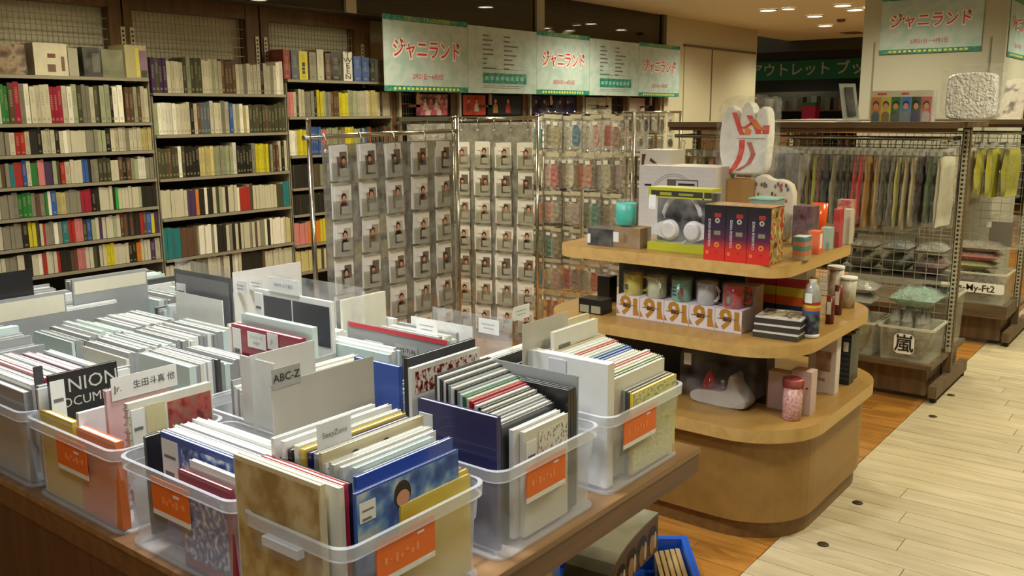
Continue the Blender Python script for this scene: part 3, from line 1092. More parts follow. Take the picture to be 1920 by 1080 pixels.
def sign_tag(q0, q1, z, body, size, label, face, col=paper, shift=0, hgt=.04, tilt=0, tm=None, on_=None):
    a, b = on(q0[0], q0[1], 2, z), on(q1[0], q1[1], 2, z)
    if on_ is None:
        on_ = {'Y': (a.y + b.y) / 2, 'X': (a.x + b.x) / 2}[face] + shift
    ax = 1 if face == 'Y' else 0
    a, b = on(q0[0], q0[1], ax, on_ - .003), on(q1[0], q1[1], ax, on_ - .003)
    z = (a.z + b.z) / 2
    t = thing('divider_tag', label, 'tag')
    if face == 'Y':
        W = b.x - a.x
        t.location = (a.x, on_ - .0015, z - hgt)
    else:
        W = a.y - b.y
        t.location = (on_ - .0015, a.y, z - hgt)
        t.rotation_euler = (0, 0, FX)
    link('card', MB().box(0, -.001, 0, W, 0, hgt), col, t)
    if body:
        for i_, ln in enumerate(body.split('\n')):
            n_ = len(body.split('\n'))
            tx = text(ln, size, tm or greyink, t, (W / 2, -.0022, hgt * (.5 if n_ == 1 else (.68 - .38 * i_))), TF)
            wv_ = max(v.co.x for v in tx.data.vertices) * 2
            if wv_ > W * .92:
                tx.scale = (W * .92 / wv_,) * 2 + (1,)
    else:
        link('faint_lines', MB().box(W * .15, -.0016, hgt * .62, W * .8, -.0011, hgt * .68).box(W * .25, -.0016, hgt * .35, W * .75, -.0011, hgt * .41), mat('faint grey ink', (170, 170, 168)), t)
    return t


tan = printed('tan cover print', [(150, 124, 74), (176, 150, 96), (196, 178, 130)], 5, 4)
sky = printed('sky print', [(34, 70, 140), (60, 104, 176), (120, 160, 200), (190, 200, 196)], 5)
pattern = printed('crowd pattern', [(40, 40, 34), (110, 108, 92), (214, 210, 196), (228, 226, 214)], 22, 1, voronoi=True)
ylw_pat = printed('pale yellow pattern', [(208, 208, 130), (214, 214, 140), (150, 150, 110)], 26, 0)

# --- corner bin
feat('X', 'c', (437, 851), (600, 911), .925, .632, .012, 'tan marbled brochure leaning at the wood-panel side of the corner bin', pic('X', .02, .01, .98, .97, tan, e=.001))
a = on(437, 851, 2, .925)
brochure('X', 'w', .972, 1.145, .632, .984, 1.385, .915, 'ivory brochure pressed behind the tan marbled one')
brochure('X', 'r', .986, 1.15, .632, .998, 1.38, .915, 'red spined brochure behind the tan marbled one')
brochure('X', 'k', 1.0, 1.155, .632, 1.012, 1.38, .91, 'black brochure between the red spine and the blue cover')
brochure('X', 'g', 1.022, 1.135, .632, 1.034, 1.2, .87, 'short grey booklet beside the black brochure in the corner bin')
brochure('Y', 'y', 1.10, 1.125, .632, 1.295, 1.131, .842, 'bright yellow brochure at the very front of the corner bin', parts=None)
brochure('Y', 'y', 1.09, 1.132, .632, 1.297, 1.138, .850, 'mustard yellow brochure just behind the bright yellow one')
brochure('Y', 'p', 1.035, 1.139, .632, 1.285, 1.146, .856, 'pink rimmed brochure with a square label, corner bin')


def blu(o, S):
    pic('Y', .01, .03, .99, .985, sky)(o, S)
    m_ = MB()
    for q in (0,):
        m_.add([(S[0] * .42 + .022 * math.cos(i * PI / 8), -.0022, S[2] * .86 + .026 * math.sin(i * PI / 8)) for i in range(16)], [tuple(range(16))])
    sub(o, 'pictured_head', m_, hairm, S)
    m_ = MB().add([(S[0] * .42 + .017 * math.cos(i * PI / 8), -.003, S[2] * .83 + .016 * math.sin(i * PI / 8)) for i in range(16)], [tuple(range(16))])
    sub(o, 'pictured_face', m_, skin, S)
    price('Y', .03, .78, .17, .92)(o, S)


feat('Y', 'b', (662, 926), (862, 843), .90, .632, .006, 'brochure with bright blue sky cover and brown-haired head, corner bin', blu, shift=.0)
yb = 1.175
for i_, (c, z1, x0, x1, lb) in enumerate([('b', .905, 1.04, 1.30, 'plain blue brochure just behind the sky cover'), ('w', .90, 1.075, 1.28, 'short ivory booklet behind the plain blue brochure'), ('l', .91, 1.06, 1.27, 'pale mint booklet in the corner bin'),
                                           ('W', .915, 1.04, 1.29, 'tall white brochure behind the pale mint booklet'), ('w', .92, 1.03, 1.29, 'ivory brochure, pair of the tall white one'), ('W', .92, 1.035, 1.285, 'white brochure with cut corner, mid corner bin')]):
    brochure('Y', c, x0, yb + i_ * .012, .632, x1, yb + i_ * .012 + .009, z1, lb)


def two_heads(o, S):
    for cx in (.3, .6):
        sub(o, 'pictured_head', MB().add([(S[0] * cx + .014 * math.cos(i * PI / 8), -.0012, S[2] * .9 + .014 * math.sin(i * PI / 8)) for i in range(16)], [tuple(range(16))]), hairm, S)
    price('Y', .02, .84, .13, .93)(o, S)


o = brochure('Y', 'c', 1.03, 1.2555, .632, 1.30, 1.265, .935, 'cream brochure with two dark-haired heads on its cover, corner bin')
two_heads(o, (.27, .01, .303))
for i_, (c, z1, lb) in enumerate([('g', .93, 'grey brochure behind the cover with two heads'), ('B', .93, 'navy edged brochure behind the grey one, corner bin'), ('y', .935, 'brochure with orange-yellow top edge, corner bin'), ('w', .94, 'ivory brochure behind the orange-yellow edge'),
                                  ('k', .93, 'black spined brochure behind the ivory one, corner bin'), ('W', .945, 'white brochure below the SexyZone tag')]):
    brochure('Y', c, 1.03 - .004 * i_, 1.268 + i_ * .014, .632, 1.29, 1.268 + i_ * .014 + .0115, z1, lb)
brochure('Y', 'W', 1.0, 1.356, .632, 1.26, 1.366, .95, 'white divider sheet carrying the SexyZone tag')
sign_tag((594, 797), (658, 776), .955, 'SexyZone', .015, 'pale tag reading SexyZone on a white sheet', 'Y', on_=1.255, hgt=.05)
# --- navy bin
feat('X', 'B', (778, 748), (936, 782), .93, .632, .014, 'tall navy brochure facing the wood-panel side, second bin', multi(price('X', .02, .6, .2, .9)))
o = brochure('Y', 'w', 1.475, 1.125, .632, 1.64, 1.137, .875, 'white booklet with black crowd drawing at the front of the second bin')
pic('Y', .3, .3, .98, .95, pattern)(o, (.165, .012, .243))
price('Y', .03, .55, .25, .9)(o, (.165, .012, .243))
brochure('Y', 'W', 1.455, 1.14, .632, 1.63, 1.152, .882, 'white booklet behind the crowd drawing')
for i_ in range(3):
    brochure('X', 'k', 1.648 + i_ * .011, 1.13, .632, 1.657 + i_ * .011, 1.37, .925, 'thin black brochure, %s of the three upright at the bin end' % ORD[i_ + 1])
brochure('X', 'g', 1.684, 1.13, .632, 1.690, 1.385, .95, 'pale grey divider sheet behind the three thin black brochures')
seqB = 'd W g g W k w k W R r w G l g k W g k W k W k'.split()
y = 1.16
for i_, c in enumerate(seqB):
    th = .0085
    if y + th > 1.385:
        break
    brochure('Y', c, 1.44 + .001 * (i_ % 4), y, .632, 1.636 - .003 * (i_ % 3), y + th - .001, .895 + .0035 * i_, '%s spined brochure, %s from the front in the navy cover bin' % (pn[c], ORD[i_ + 1]))
    y += th
feat('Y', 'k', (757, 672), (897, 636), .985, .632, .012, 'large black picture brochure standing tallest behind the navy bin', multi(pic('Y', .08, .1, .95, .8, printed('dark picture', [(24, 22, 22), (52, 46, 46), (90, 84, 84)], 8))))
feat('Y', 'W', (765, 690), (905, 652), .985, .632, .01, 'large brochure with a red script line, behind the navy bin', multi(pic('Y', .05, .82, .95, .97, printed('script print', [(40, 36, 36), (170, 60, 60), (228, 226, 220), (230, 228, 222)], 30)), pic('Y', .2, .1, .95, .7, printed('dark picture', [(24, 22, 22)], 8))))
# --- end bin
feat('X', 'W', (985, 657), (1118, 707), .95, .632, .03, 'white boxed brochure set facing the table, end bin', multi(pic('X', .28, .72, .5, .97, mat('grey white label', (206, 206, 210)), 'price_label', .002)), shift=.056)
seqC = 'y d g w G c w r W w W b b t W w r w W W c w w g W'.split()
y = 1.118
for i_, c in enumerate(seqC):
    th = .0105
    if y + th > 1.39:
        break
    x1 = 2.15 if i_ < 9 else 2.12
    o = brochure('Y', c, 1.87 + (.05 if i_ < 3 else 0) - .002 * (i_ % 3), y, .632, x1 - .004 * (i_ % 4), y + th - .001, (.85 if i_ < 3 else .885) + .0025 * i_, '%s brochure, %s from the front in the island-end bin' % (pn[c], ORD[i_ + 1]))
    if i_ == 0:
        pic('Y', 0.02, .02, .98, .98, ylw_pat)(o, (x1 - 1.92, th, .218))
    if i_ == 5:
        price('Y', .1, .75, .25, .85)(o, (x1 - 1.87, th, .26))
    y += th
feat('Y', 'w', (1030, 622), (1130, 598), .985, .632, .012, 'ivory brochure with small black print, standing tall at the end bin', multi(pic('Y', .5, .82, .9, .86, ink), pic('Y', .1, .86, .35, .89, greyink)))
feat('Y', 'c', (1026, 612), (1126, 590), .985, .632, .008, 'cream brochure behind the ivory one with black print', shift=.02)
feat('Y', 'e', (968, 607), (1077, 585), 1.02, .632, .002, 'beige divider sheet standing above the island-end bins')
sign_tag((963, 575), (993, 571), 1.04, None, 0, 'small tilted tag clipped on the beige divider sheet', 'Y', hgt=.035, on_=PL[0])

# --- ABC-Z divider and the white stack before it
feat('Y', 'e', (506, 721), (703, 668), .975, .632, .003, 'wide beige divider sheet carrying the ABC-Z tag')
sign_tag((509, 693), (563, 681), .995, 'ABC-Z', .026, 'grey tag reading ABC-Z on the beige divider', 'Y', mat('grey tag card', (170, 168, 160)), on_=PL[0], hgt=.045, tm=ink)
feat('X', 'W', (456, 664), (505, 684), .99, .632, .004, 'white sheet behind the ABC-Z tag')
feat('Y', 'W', (458, 665), (600, 640), 1.0, .632, .004, 'broad white sheet standing behind the ABC-Z divider')
# red box and frames behind
feat('X', 'R', (433, 607), (563, 636), .96, .632, .02, 'crimson boxed brochure behind the white sheet', multi(price('X', .02, .5, .14, .97)))
REDX = PL[0]
sign_tag((463, 622), (497, 627), .975, 'ジャニーズ\nWEST', .012, 'white tag on the crimson box', 'X', on_=REDX, hgt=.045)
sign_tag((500, 624), (520, 628), .972, 'Jr.', .018, 'narrow white tag reading Jr. beside the crimson box tag', 'X', on_=REDX, hgt=.045)
feat('X', 'l', (447, 588), (590, 614), .985, .632, .018, 'thick pale mint brochure behind the crimson box')
feat('X', 'W', (478, 540), (618, 567), 1.03, .632, .012, 'large white framed brochure with two dark panels', multi(pic('X', .13, .66, .50, .96, mat('dark photo panel', (70, 68, 74), .3)), pic('X', .52, .66, .98, .96, mat('dark photo panel', (70, 68, 74), .3)), price('X', .01, .7, .11, .97)))
sign_tag((503, 514), (560, 531), 1.075, 'NEWS 山下智久', .013, 'tilted white tag reading NEWS above the dark framed brochure', 'X', hgt=.045, on_=PL[0])
# KAT-TUN
feat('X', 'g', (645, 603), (848, 638), .955, .632, .004, 'wide grey divider with a red top edge', multi(pic('X', .02, .96, .98, 1.0, mat('red edge strip', (196, 60, 70)), 'edge_strip', .0015)))
sign_tag((683, 636), (718, 644), .935, '少年たち', .013, 'white tag hanging on the grey divider with red edge', 'X', on_=PL[0], hgt=.045)
sign_tag((740, 645), (782, 652), .93, 'KAT-TUN', .017, 'grey tag reading KAT-TUN on the grey divider', 'X', col=mat('grey tag card', (170, 168, 160)), on_=PL[0], hgt=.03, tm=ink)
feat('X', 'b', (668, 668), (742, 690), .92, .632, .014, 'blue and white brochure under the KAT-TUN divider')
# far dividers
feat('X', 'd', (317, 505), (441, 521), 1.03, .632, .006, 'large dark grey boxed set standing at the far side of the table', multi(pic('X', .04, .08, .96, .96, mat('grey sleeve', (120, 120, 122), .3)), price('X', .03, .72, .2, .88)))
feat('X', 'W', (324, 547), (421, 563), .96, .632, .003, 'white divider card before the dark grey boxed set')
feat('Y', 'g', (128, 524), (281, 506), 1.0, .632, .008, 'grey brochure in wrap with a pale top band, far side of the table', multi(pic('Y', .02, .86, .98, .98, cream, 'top_band')))
feat('Y', 'g', (-30, 568), (122, 545), .98, .632, .008, 'grey divider with pale top band by the picture edge', multi(pic('Y', .02, .8, .98, .97, cream, 'top_band')))
feat('Y', 'k', (-20, 515), (60, 505), 1.0, .632, .008, 'black brochure peeping over the pale banded divider')
feat('Y', 'w', (634, 562), (730, 547), .99, .632, .01, 'pale green-white brochure near the card rack')
feat('Y', 'k', (640, 566), (660, 563), .97, .632, .03, 'thick black brochure with red line near the card rack')
feat('Y', 'W', (440, 512), (560, 490), 1.0, .632, .004, 'glossy sleeve sheet catching light near the card rack')
feat('X', 'W', (765, 594), (890, 612), .93, .632, .004, 'pale sheet with a white tab beside the card rack')
for q0, q1, z, lb, sh in (((436, 525), (462, 528), .97, 'blank white tab beside the dark boxed set', 0), ((466, 520), (492, 524), .975, 'second blank white tab beside the dark boxed set', 0), ((780, 598), (820, 604), .95, 'blank white tab in front of the card rack', 0),
                      ((897, 596), (935, 601), .95, 'blank white tab between the card rack and the beige sheet', 0)):
    sign_tag(q0, q1, z, None, 0, lb, 'X', shift=sh, hgt=.045)
# clear acrylic dividers
acr = film('acrylic sheet', see=.82, rough=.04, bump=.05)
for q0, q1, z, lb in (((545, 505), (642, 548), 1.03, 'clear acrylic divider rising behind the white framed brochure'), ((810, 575), (960, 600), .99, 'clear acrylic divider before the card rack'), ((315, 487), (440, 500), 1.05, 'clear acrylic divider above the dark boxed set')):
    a, b = on(q0[0], q0[1], 2, z), on(q1[0], q1[1], 2, z)
    x_ = (a.x + b.x) / 2
    tag(link('acrylic_divider', MB().box(x_, b.y, .64, x_ + .003, a.y, z), acr), lb, 'divider')

# --- wood-panel side bins
o = feat('Y', 'w', (232, 756), (402, 718), .915, .632, .014, 'spiral bound ivory album with a red picture, second bin on the panel side', multi(pic('Y', .45, .5, .98, .93, printed('red picture', [(120, 40, 40), (176, 80, 70), (150, 110, 90)], 10)), pic('Y', .2, .72, .42, .95, mat('straw print', (206, 196, 150))), price('Y', .03, .55, .17, .94)))
sp = MB()
for i_ in range(14):
    sp.tube([(.0 + .006 * math.cos(q * PI / 4), .007 + .009 * math.sin(q * PI / 4), .27 - i_ * .018) for q in range(8)], .001, 4, closed=True)
sub(o, 'spiral_binding', sp, steel, (on(402, 718, 2, .915).x - on(232, 756, 2, .915).x, .014, .283))
feat('Y', 'p', (200, 735), (315, 704), .925, .632, .012, 'pink edged white album behind the Jr. tag')
sign_tag((207, 712), (330, 680), .96, 'Jr.     生田斗真 他', .03, 'pale tag reading Jr. with smaller characters, panel-side bin', 'Y', hgt=.055, on_=PL[0], tm=ink)
feat('X', 'b', (306, 807), (430, 862), .885, .632, .01, 'brochure with blue and white picture cover, bin beside the corner bin', multi(pic('X', .3, .3, .98, .95, printed('blue white picture', [(40, 56, 130), (90, 120, 190), (226, 230, 236)], 14)), price('X', .02, .6, .25, .95)))
o = brochure('X', 'R', .955, 1.44, .632, .963, 1.62, .84, 'dark red rimmed booklet with small blue print, low in the bin by the corner bin')
pic('X', .05, .1, .9, .85, printed('blue white picture', [(40, 56, 130)], 14))(o, (.008, .18, .208))
brochure('X', 'W', .97, 1.44, .632, .98, 1.60, .86, 'white booklet between the dark red rim and the blue picture')
brochure('Y', 'k', .985, 1.79, .632, 1.02, 1.80, .86, 'black card with a price label at the bin partition')
brochure('X', 'o', .955, 1.865, .632, .975, 2.04, .84, 'orange-red bound booklet low at the rim of the panel-side bin')
brochure('X', 'y', .956, 2.06, .632, .972, 2.22, .845, 'yellow-green bound booklet low at the rim of the panel-side bin')
o = feat('Y', 'k', (75, 700), (235, 682), .93, .632, .012, 'black cover with large pale letters, panel-side bin', multi(price('Y', .0, .55, .2, .95)))
S_ = (on(235, 682, 2, .93).x - on(75, 700, 2, .93).x, .012, .298)
subtext(o, 'NION', .05, mat('pale grey lettering', (200, 200, 192)), S_, (S_[0] * .62, -.0015, .262), 'Y', name='title_lettering')
subtext(o, 'OCUMENT', .034, mat('pale grey lettering', (200, 200, 192)), S_, (S_[0] * .62, -.0015, .22), 'Y', name='title_lettering')
feat('Y', 'd', (25, 676), (120, 700), .935, .632, .006, 'charcoal slanted brochure at the panel side')

# --- procedural filling of every bin around those
PAL1 = 'W W w W g W l W w W w c W g W'.split()
PAL2 = 'g g W l g g d W g l g w'.split()
PAL3 = 'W p W R w B W g b W w c'.split()
fills = [(.94, 1.415, .29, .42, 'X', PAL1, (.85, .885), 'bin beside the corner bin'), (.94, 1.85, .29, .42, 'Y', PAL3, (.86, .9), 'second panel-side bin'),
          (.94, 2.285, .29, .42, 'X', PAL3, (.86, .9), 'third panel-side bin'), (.935, 1.10, .385, .285, 'Y', PAL1, (.84, .86), 'corner bin, low gap')]
for (x0, y0, W, D, i, j) in inner:
    ax = 'X' if (i, j) in ((0, 0), (1, 1), (2, 0), (3, 0), (4, 0), (2, 1), (5, 1)) else 'Y'
    pal = PAL2 if (i >= 2 and j == 0) or i > 3 else PAL1
    if (i, j) == (0, 1):
        pal = 'k W k d W k w R'.split()
    fills.append((x0, y0, W, D, ax, pal, (.875, .91) if i else (.87, .905), ('inner bin %s row behind the %s' % (ORD[i + 1], ('corner bin', 'navy bin')[j]))))
fills += [(.94, 2.72, .29, .42, 'Y', PAL2, (.87, .91), 'fourth panel-side bin')]
brest = MB()
for (x0, y0, W, D, ax, pal, (za, zb_), nm) in fills:
    if ax == 'X':
        u, u1 = x0 + .018, x0 + W - .016
    else:
        u, u1 = y0 + .018, y0 + D - .016
    k = 0
    base = rnd.uniform(za, zb_)
    while u < u1 - .012:
        th = rnd.choice((.009, .012, .012, .016, .02))
        c = rnd.choice(pal)
        if rnd.random() < .2:
            base = rnd.uniform(za, zb_)
        z1 = base + rnd.uniform(-.006, .006)
        e0, e1 = rnd.uniform(0, .012), rnd.uniform(0, .02)
        if ax == 'X':
            bx = (u, y0 + .016 + e0, .632, u + th, y0 + D - .016 - e1, z1)
        else:
            bx = (u * 0 + x0 + .016 + e0, u, .632, x0 + W - .016 - e1, u + th, z1)
        k += 1
        if nbro[0] >= 296:
            if not overlap(bx):
                brest.box(*bx, list(pc).index(c))
                occupied.append(bx)
        elif nbro[0] < 296:
            brochure(ax, c, *bx, label='%s %s brochure, %s along, %s' % ('thick' if th > .014 else 'thin', pn[c], ORD[min(k, 50)], nm), group='brochures packed in the bins', force=False)
        u += th + .0012
if brest.v:
    tag(link('brochures', brest, [mat('plain %s brochure' % pn[c_], pc[c_], .35) for c_ in pc], kind='stuff'), 'remaining pale brochures packed in the farther inner bins of the table', 'brochures')
print('brochures', nbro[0])

# ================================================================ PHOTO CARD RACKS
def portrait(kind):
    """photo card: white border, photo with a figure; returns mesh"""
    rr = random.Random(kind * 13 + 5)
    bgs = [(150, 138, 120), (190, 182, 168), (110, 100, 90), (206, 198, 184), (170, 156, 138), (128, 106, 90)]
    cl = [(40, 36, 36), (190, 184, 172), (70, 60, 56), (140, 120, 100), (110, 44, 40), (60, 52, 48)]
    bg, c1 = bgs[kind % 6], cl[(kind * 5 + 1) % 6]
    m_ = MB()
    m_.box(-.024, -.0015, .02, .024, 0, .108, 0)
    cx, cz = rr.uniform(-.008, .008), rr.uniform(.070, .088)

    def el(a, b, x, z, yy, mi):
        m_.add([(x + a * math.cos(q * PI / 7), yy, z + b * math.sin(q * PI / 7)) for q in range(14)], [tuple(range(14))], mi)
    # shoulders and torso as one shaped outline
    tw = rr.uniform(.016, .022)
    m_.add([(max(-.024, cx - tw), -.0019, .021), (min(.024, cx + tw), -.0019, .021), (cx + tw * .95, -.0019, cz - .024), (cx + tw * .45, -.0019, cz - .014), (cx - tw * .45, -.0019, cz - .014), (cx - tw * .95, -.0019, cz - .026)], [(0, 1, 2, 3, 4, 5)], 1)
    m_.add([(cx - .003, -.0021, cz - .018), (cx + .003, -.0021, cz - .018), (cx + .003, -.0021, cz - .006), (cx - .003, -.0021, cz - .006)], [(0, 1, 2, 3)], 2)
    el(.0125, .015, cx, cz + .003, -.0023, 3)
    el(.0088, .011, cx + .0005, cz - .0022, -.0027, 2)
    return m_.mesh('photo', [mat('photo backdrop %d' % (kind % 6), bg, .35), mat('photo clothes %d' % ((kind * 5 + 1) % 6), c1, .4), skin, hairm])


PORT = [portrait(k) for k in range(9)]
cardm = mat('photo card white', (228, 226, 218), .4)
card1 = MB().box(-.041, 0, 0, .041, .003, .125)
card2 = MB().box(-.041, 0, 0, .041, .003, .125)
CARD = MB().box(-.040, 0, 0, .040, .0015, .128).mesh('card', [cardm])
LABM = MB().box(-.017, -.003, .0, .017, -.0024, .022).box(-.012, -.0034, .006, .010, -.003, .010).mesh('price_label', [paper])
POCK = MB()
POCK.box(-.052, -.016, -.012, .052, -.0155, .085).box(-.052, -.0155, -.012, -.0515, 0, .085).box(.0515, -.0155, -.012, .052, 0, .085).box(-.052, -.0155, -.012, .052, 0, -.0115)
pockm = film('pocket film', (235, 235, 230), see=.90, rough=.1, bump=.3)
POCK = POCK.mesh('pocket', [pockm])
rackm = chrome


def card_rack(label, sheetlabel, org, ang, W, zr, nc, nr, ztop, pitch, colp, x0c, grp, hooks=True, skipcols=()):
    """chrome stand with a hanging sheet of clear pockets; local x runs along the rack, cards face local -y"""
    t = thing('card_rack', label, 'rack', (org[0], org[1], 0), ang)
    for x, zt_ in ((0, 1.525), (W, 1.53)):
        link('post', MB().tube([(x, 0, .06), (x, 0, zt_)], .011, 10), rackm, t)
        link('post_cap', MB().tube([(x, 0, zt_), (x, 0, zt_ + .008)], [.013, .011], 10), rackm, t)
        link('foot', MB().tube([(x, -.2, .03), (x, -.18, .05), (x, .18, .05), (x, .2, .03)], .012, 8), rackm, t)
        for yy in (-.18, .18):
            link('caster', MB().lathe([(.001, 0), (.02, .0), (.02, .02), (.001, .02)], (x, yy, .005), 10), black, t)
    link('top_rail', MB().tube([(-.03, 0, zr), (W + .01, 0, zr + .012)], .011, 10), rackm, t)
    link('lower_rail', MB().tube([(0, 0, .3), (W, 0, .3)], .008, 8), rackm, t)
    sh = thing('pocket_sheet', sheetlabel, 'pocket sheet', (org[0], org[1], 0), ang)
    y = -.022
    link('backing_film', MB().box(.05, y, ztop - nr * pitch - .02, W - .03, y + .001, zr - .03), film('sheet film', (200, 198, 186), see=.74, rough=.2, bump=.25), sh)
    for i in range(5):
        hx = .07 + i * (W - .12) / 4
        link('hook', MB().tube([(hx, -.003, zr + .016), (hx, -.018, zr + .010), (hx, -.026, zr - .015), (hx, -.024, zr - .04), (hx, -.03, zr - .05), (hx, -.03, zr - .042)], .0025, 6), chrome, sh)
        link('suction_pad', MB().tube([(hx, y - .001, zr - .06), (hx, y - .008, zr - .06)], [.012, .006], 10), film('pad film', see=.5, rough=.05), sh)
    ca, sa = math.cos(ang), math.sin(ang)
    for r in range(nr):
        for c in range(nc):
            lx = x0c + c * colp
            lz = ztop - r * pitch - .128
            link('pocket', POCK, parent=sh, loc=(lx, y, lz))
            if c in skipcols:
                continue
            k = (r * 7 + c * 3 + nc) % 9
            wx, wy = org[0] + ca * lx - sa * (y - .006), org[1] + sa * lx + ca * (y - .006)
            s = thing('photo_card', 'portrait photo cards in the %s row down, %s pocket, %s' % (ORD[r + 1], ORD[c + 1], grp), 'photo card', (wx, wy, lz), ang, 'portrait photo cards, ' + grp)
            s.rotation_euler = (R(rnd.uniform(-2, 1)), R(rnd.uniform(-3, 3)), ang)
            s.scale = (1.2, 1, 1.2)
            for q in range(3):
                cd = link('card', CARD, parent=s, loc=(rnd.uniform(-.006, .006) - .006 * q, q * .0018 - .002, .0025 + rnd.uniform(0, .003) * q), scale=(1, 1, 1))
            link('photo', PORT[k], parent=s, loc=(.008, -.0025, 0))
            link('price_label', LABM, parent=s, loc=(.014, -.003, rnd.choice((.012, .02, .03, .026))), scale=(1.25, 1, 1.3))
            link('name_label', LABM, parent=s, loc=(-.018, -.003, .092), scale=(.8, 1, .8))


card_rack('chrome stand holding the larger sheet of photo cards in clear pockets', 'large clear pocket sheet of portrait cards on the stand beside the bookshelves', (2.555, 3.10), 0, .95, 1.452, 5, 6, 1.385, .168, .168, .145, 'bookshelf-side rack')
a2 = math.atan2(-.975, .22)
card_rack('narrow chrome stand with a second sheet of photo cards, turned towards the aisle', 'narrower clear pocket sheet of portrait cards on the turned stand', (4.29, 3.82), a2, .57, 1.51, 4, 7, 1.345, .170, .145, .075, 'aisle-side rack')

# ================================================================ DISPLAY ISLAND
isl = thing('display_island', 'stepped beech veneer display island with rounded corners', 'display stand', (0, 0, 0))


def rslab(x0, y0, x1, y1, r, z0, z1, n=10):
    m_ = MB()
    a, b = rrect(x0, y0, x1, y1, r, z0, n), rrect(x0, y0, x1, y1, r, z1, n)
    m_.rings([a, b], 1, True, False, smooth=False)
    m_.f.append([len(m_.v) - len(b) + i for i in range(len(b))])
    m_.m.append(0)
    m_.sm.append(False)
    return m_


link('plinth', rslab(2.965, 1.10, 3.96, 2.22, .26, .0, .07), [beech, wood('plinth veneer', (112, 80, 38), (132, 96, 50), 0, .7)], isl)
link('base_body', rslab(2.945, 1.085, 3.97, 2.24, .26, .072, .395), [beech, wood('body veneer', (146, 108, 50), (156, 118, 58), 0, .5)], isl)
link('bottom_shelf', rslab(2.90, 1.05, 4.0, 2.28, .28, .3955, .445), [beech, beech_edge], isl)
link('back_core', MB().box(3.38, 1.42, .4455, 3.62, 2.12, .6995), black, isl)
link('middle_shelf', rslab(2.93, 1.09, 3.96, 2.2, .24, .70, .743), [beech, beech_edge], isl)
link('upper_core', MB().box(3.46, 1.50, .7435, 3.62, 2.10, .9755), mat('dark green core', (38, 42, 34), .6), isl)
link('top_shelf', rslab(3.0, 1.165, 3.80, 2.14, .10, .976, 1.022), [beech, beech_edge], isl)
Z1, Z2, Z3 = .4455, .7435, 1.0225


def put(px, z):
    p = on(px[0], px[1], 2, z)
    return p.x, p.y


def ibox(q0, q1, z, d, hh, m, name, label, cat, parts=None, film_=False, dx=0):
    """box whose front bottom edge (facing -X) runs between two photo pixels"""
    a, b = on(q0[0], q0[1], 2, z), on(q1[0], q1[1], 2, z)
    x_ = (a.x + b.x) / 2 + dx
    t = thing(name, label, cat, (x_, a.y, z), FX)
    W = a.y - b.y
    link('body', MB().box(0, 0, 0, W, d, hh), m, t)
    if parts:
        parts(t, W, d, hh)
    if film_:
        link('plastic_wrap', MB().box(-.003, -.004, .0004, W + .003, d + .003, hh + .004), wrap, t)
    return t


# --- top: boxed light sticks
gradm = bpy.data.materials.new('dark to red gradient print')
gradm.use_nodes = True
nt = gradm.node_tree
tc = nt.nodes.new('ShaderNodeTexCoord')
sp_ = nt.nodes.new('ShaderNodeSeparateXYZ')
nt.links.new(tc.outputs['Object'], sp_.inputs[0])
mr = nt.nodes.new('ShaderNodeMapRange')
mr.inputs[2].default_value = .19
nt.links.new(sp_.outputs[2], mr.inputs[0])
cr = nt.nodes.new('ShaderNodeValToRGB')
for i, (p, c) in enumerate(((.0, (214, 44, 32)), (.22, (200, 48, 40)), (.42, (92, 34, 62)), (.62, (48, 32, 56)), (1, (28, 26, 26)))):
    el = cr.color_ramp.elements[i] if i < 2 else cr.color_ramp.elements.new(p)
    el.position = p
    el.color = (*s2l(c), 1)
nt.links.new(mr.outputs[0], cr.inputs[0])
nt.links.new(cr.outputs[0], nt.nodes['Principled BSDF'].inputs['Base Color'])
nt.nodes['Principled BSDF'].inputs['Roughness'].default_value = .35
sidem = printed('striped side print', [(60, 60, 40), (190, 120, 60), (120, 130, 80), (200, 180, 120), (170, 60, 40)], 26, 1)
topm = printed('striped lid print', [(120, 100, 60), (170, 150, 110), (200, 110, 70)], 30, 1)
p0, p1 = on(1318, 486, 2, Z3), on(1449, 496, 2, Z3)
wv = (p0.y - p1.y) / 3
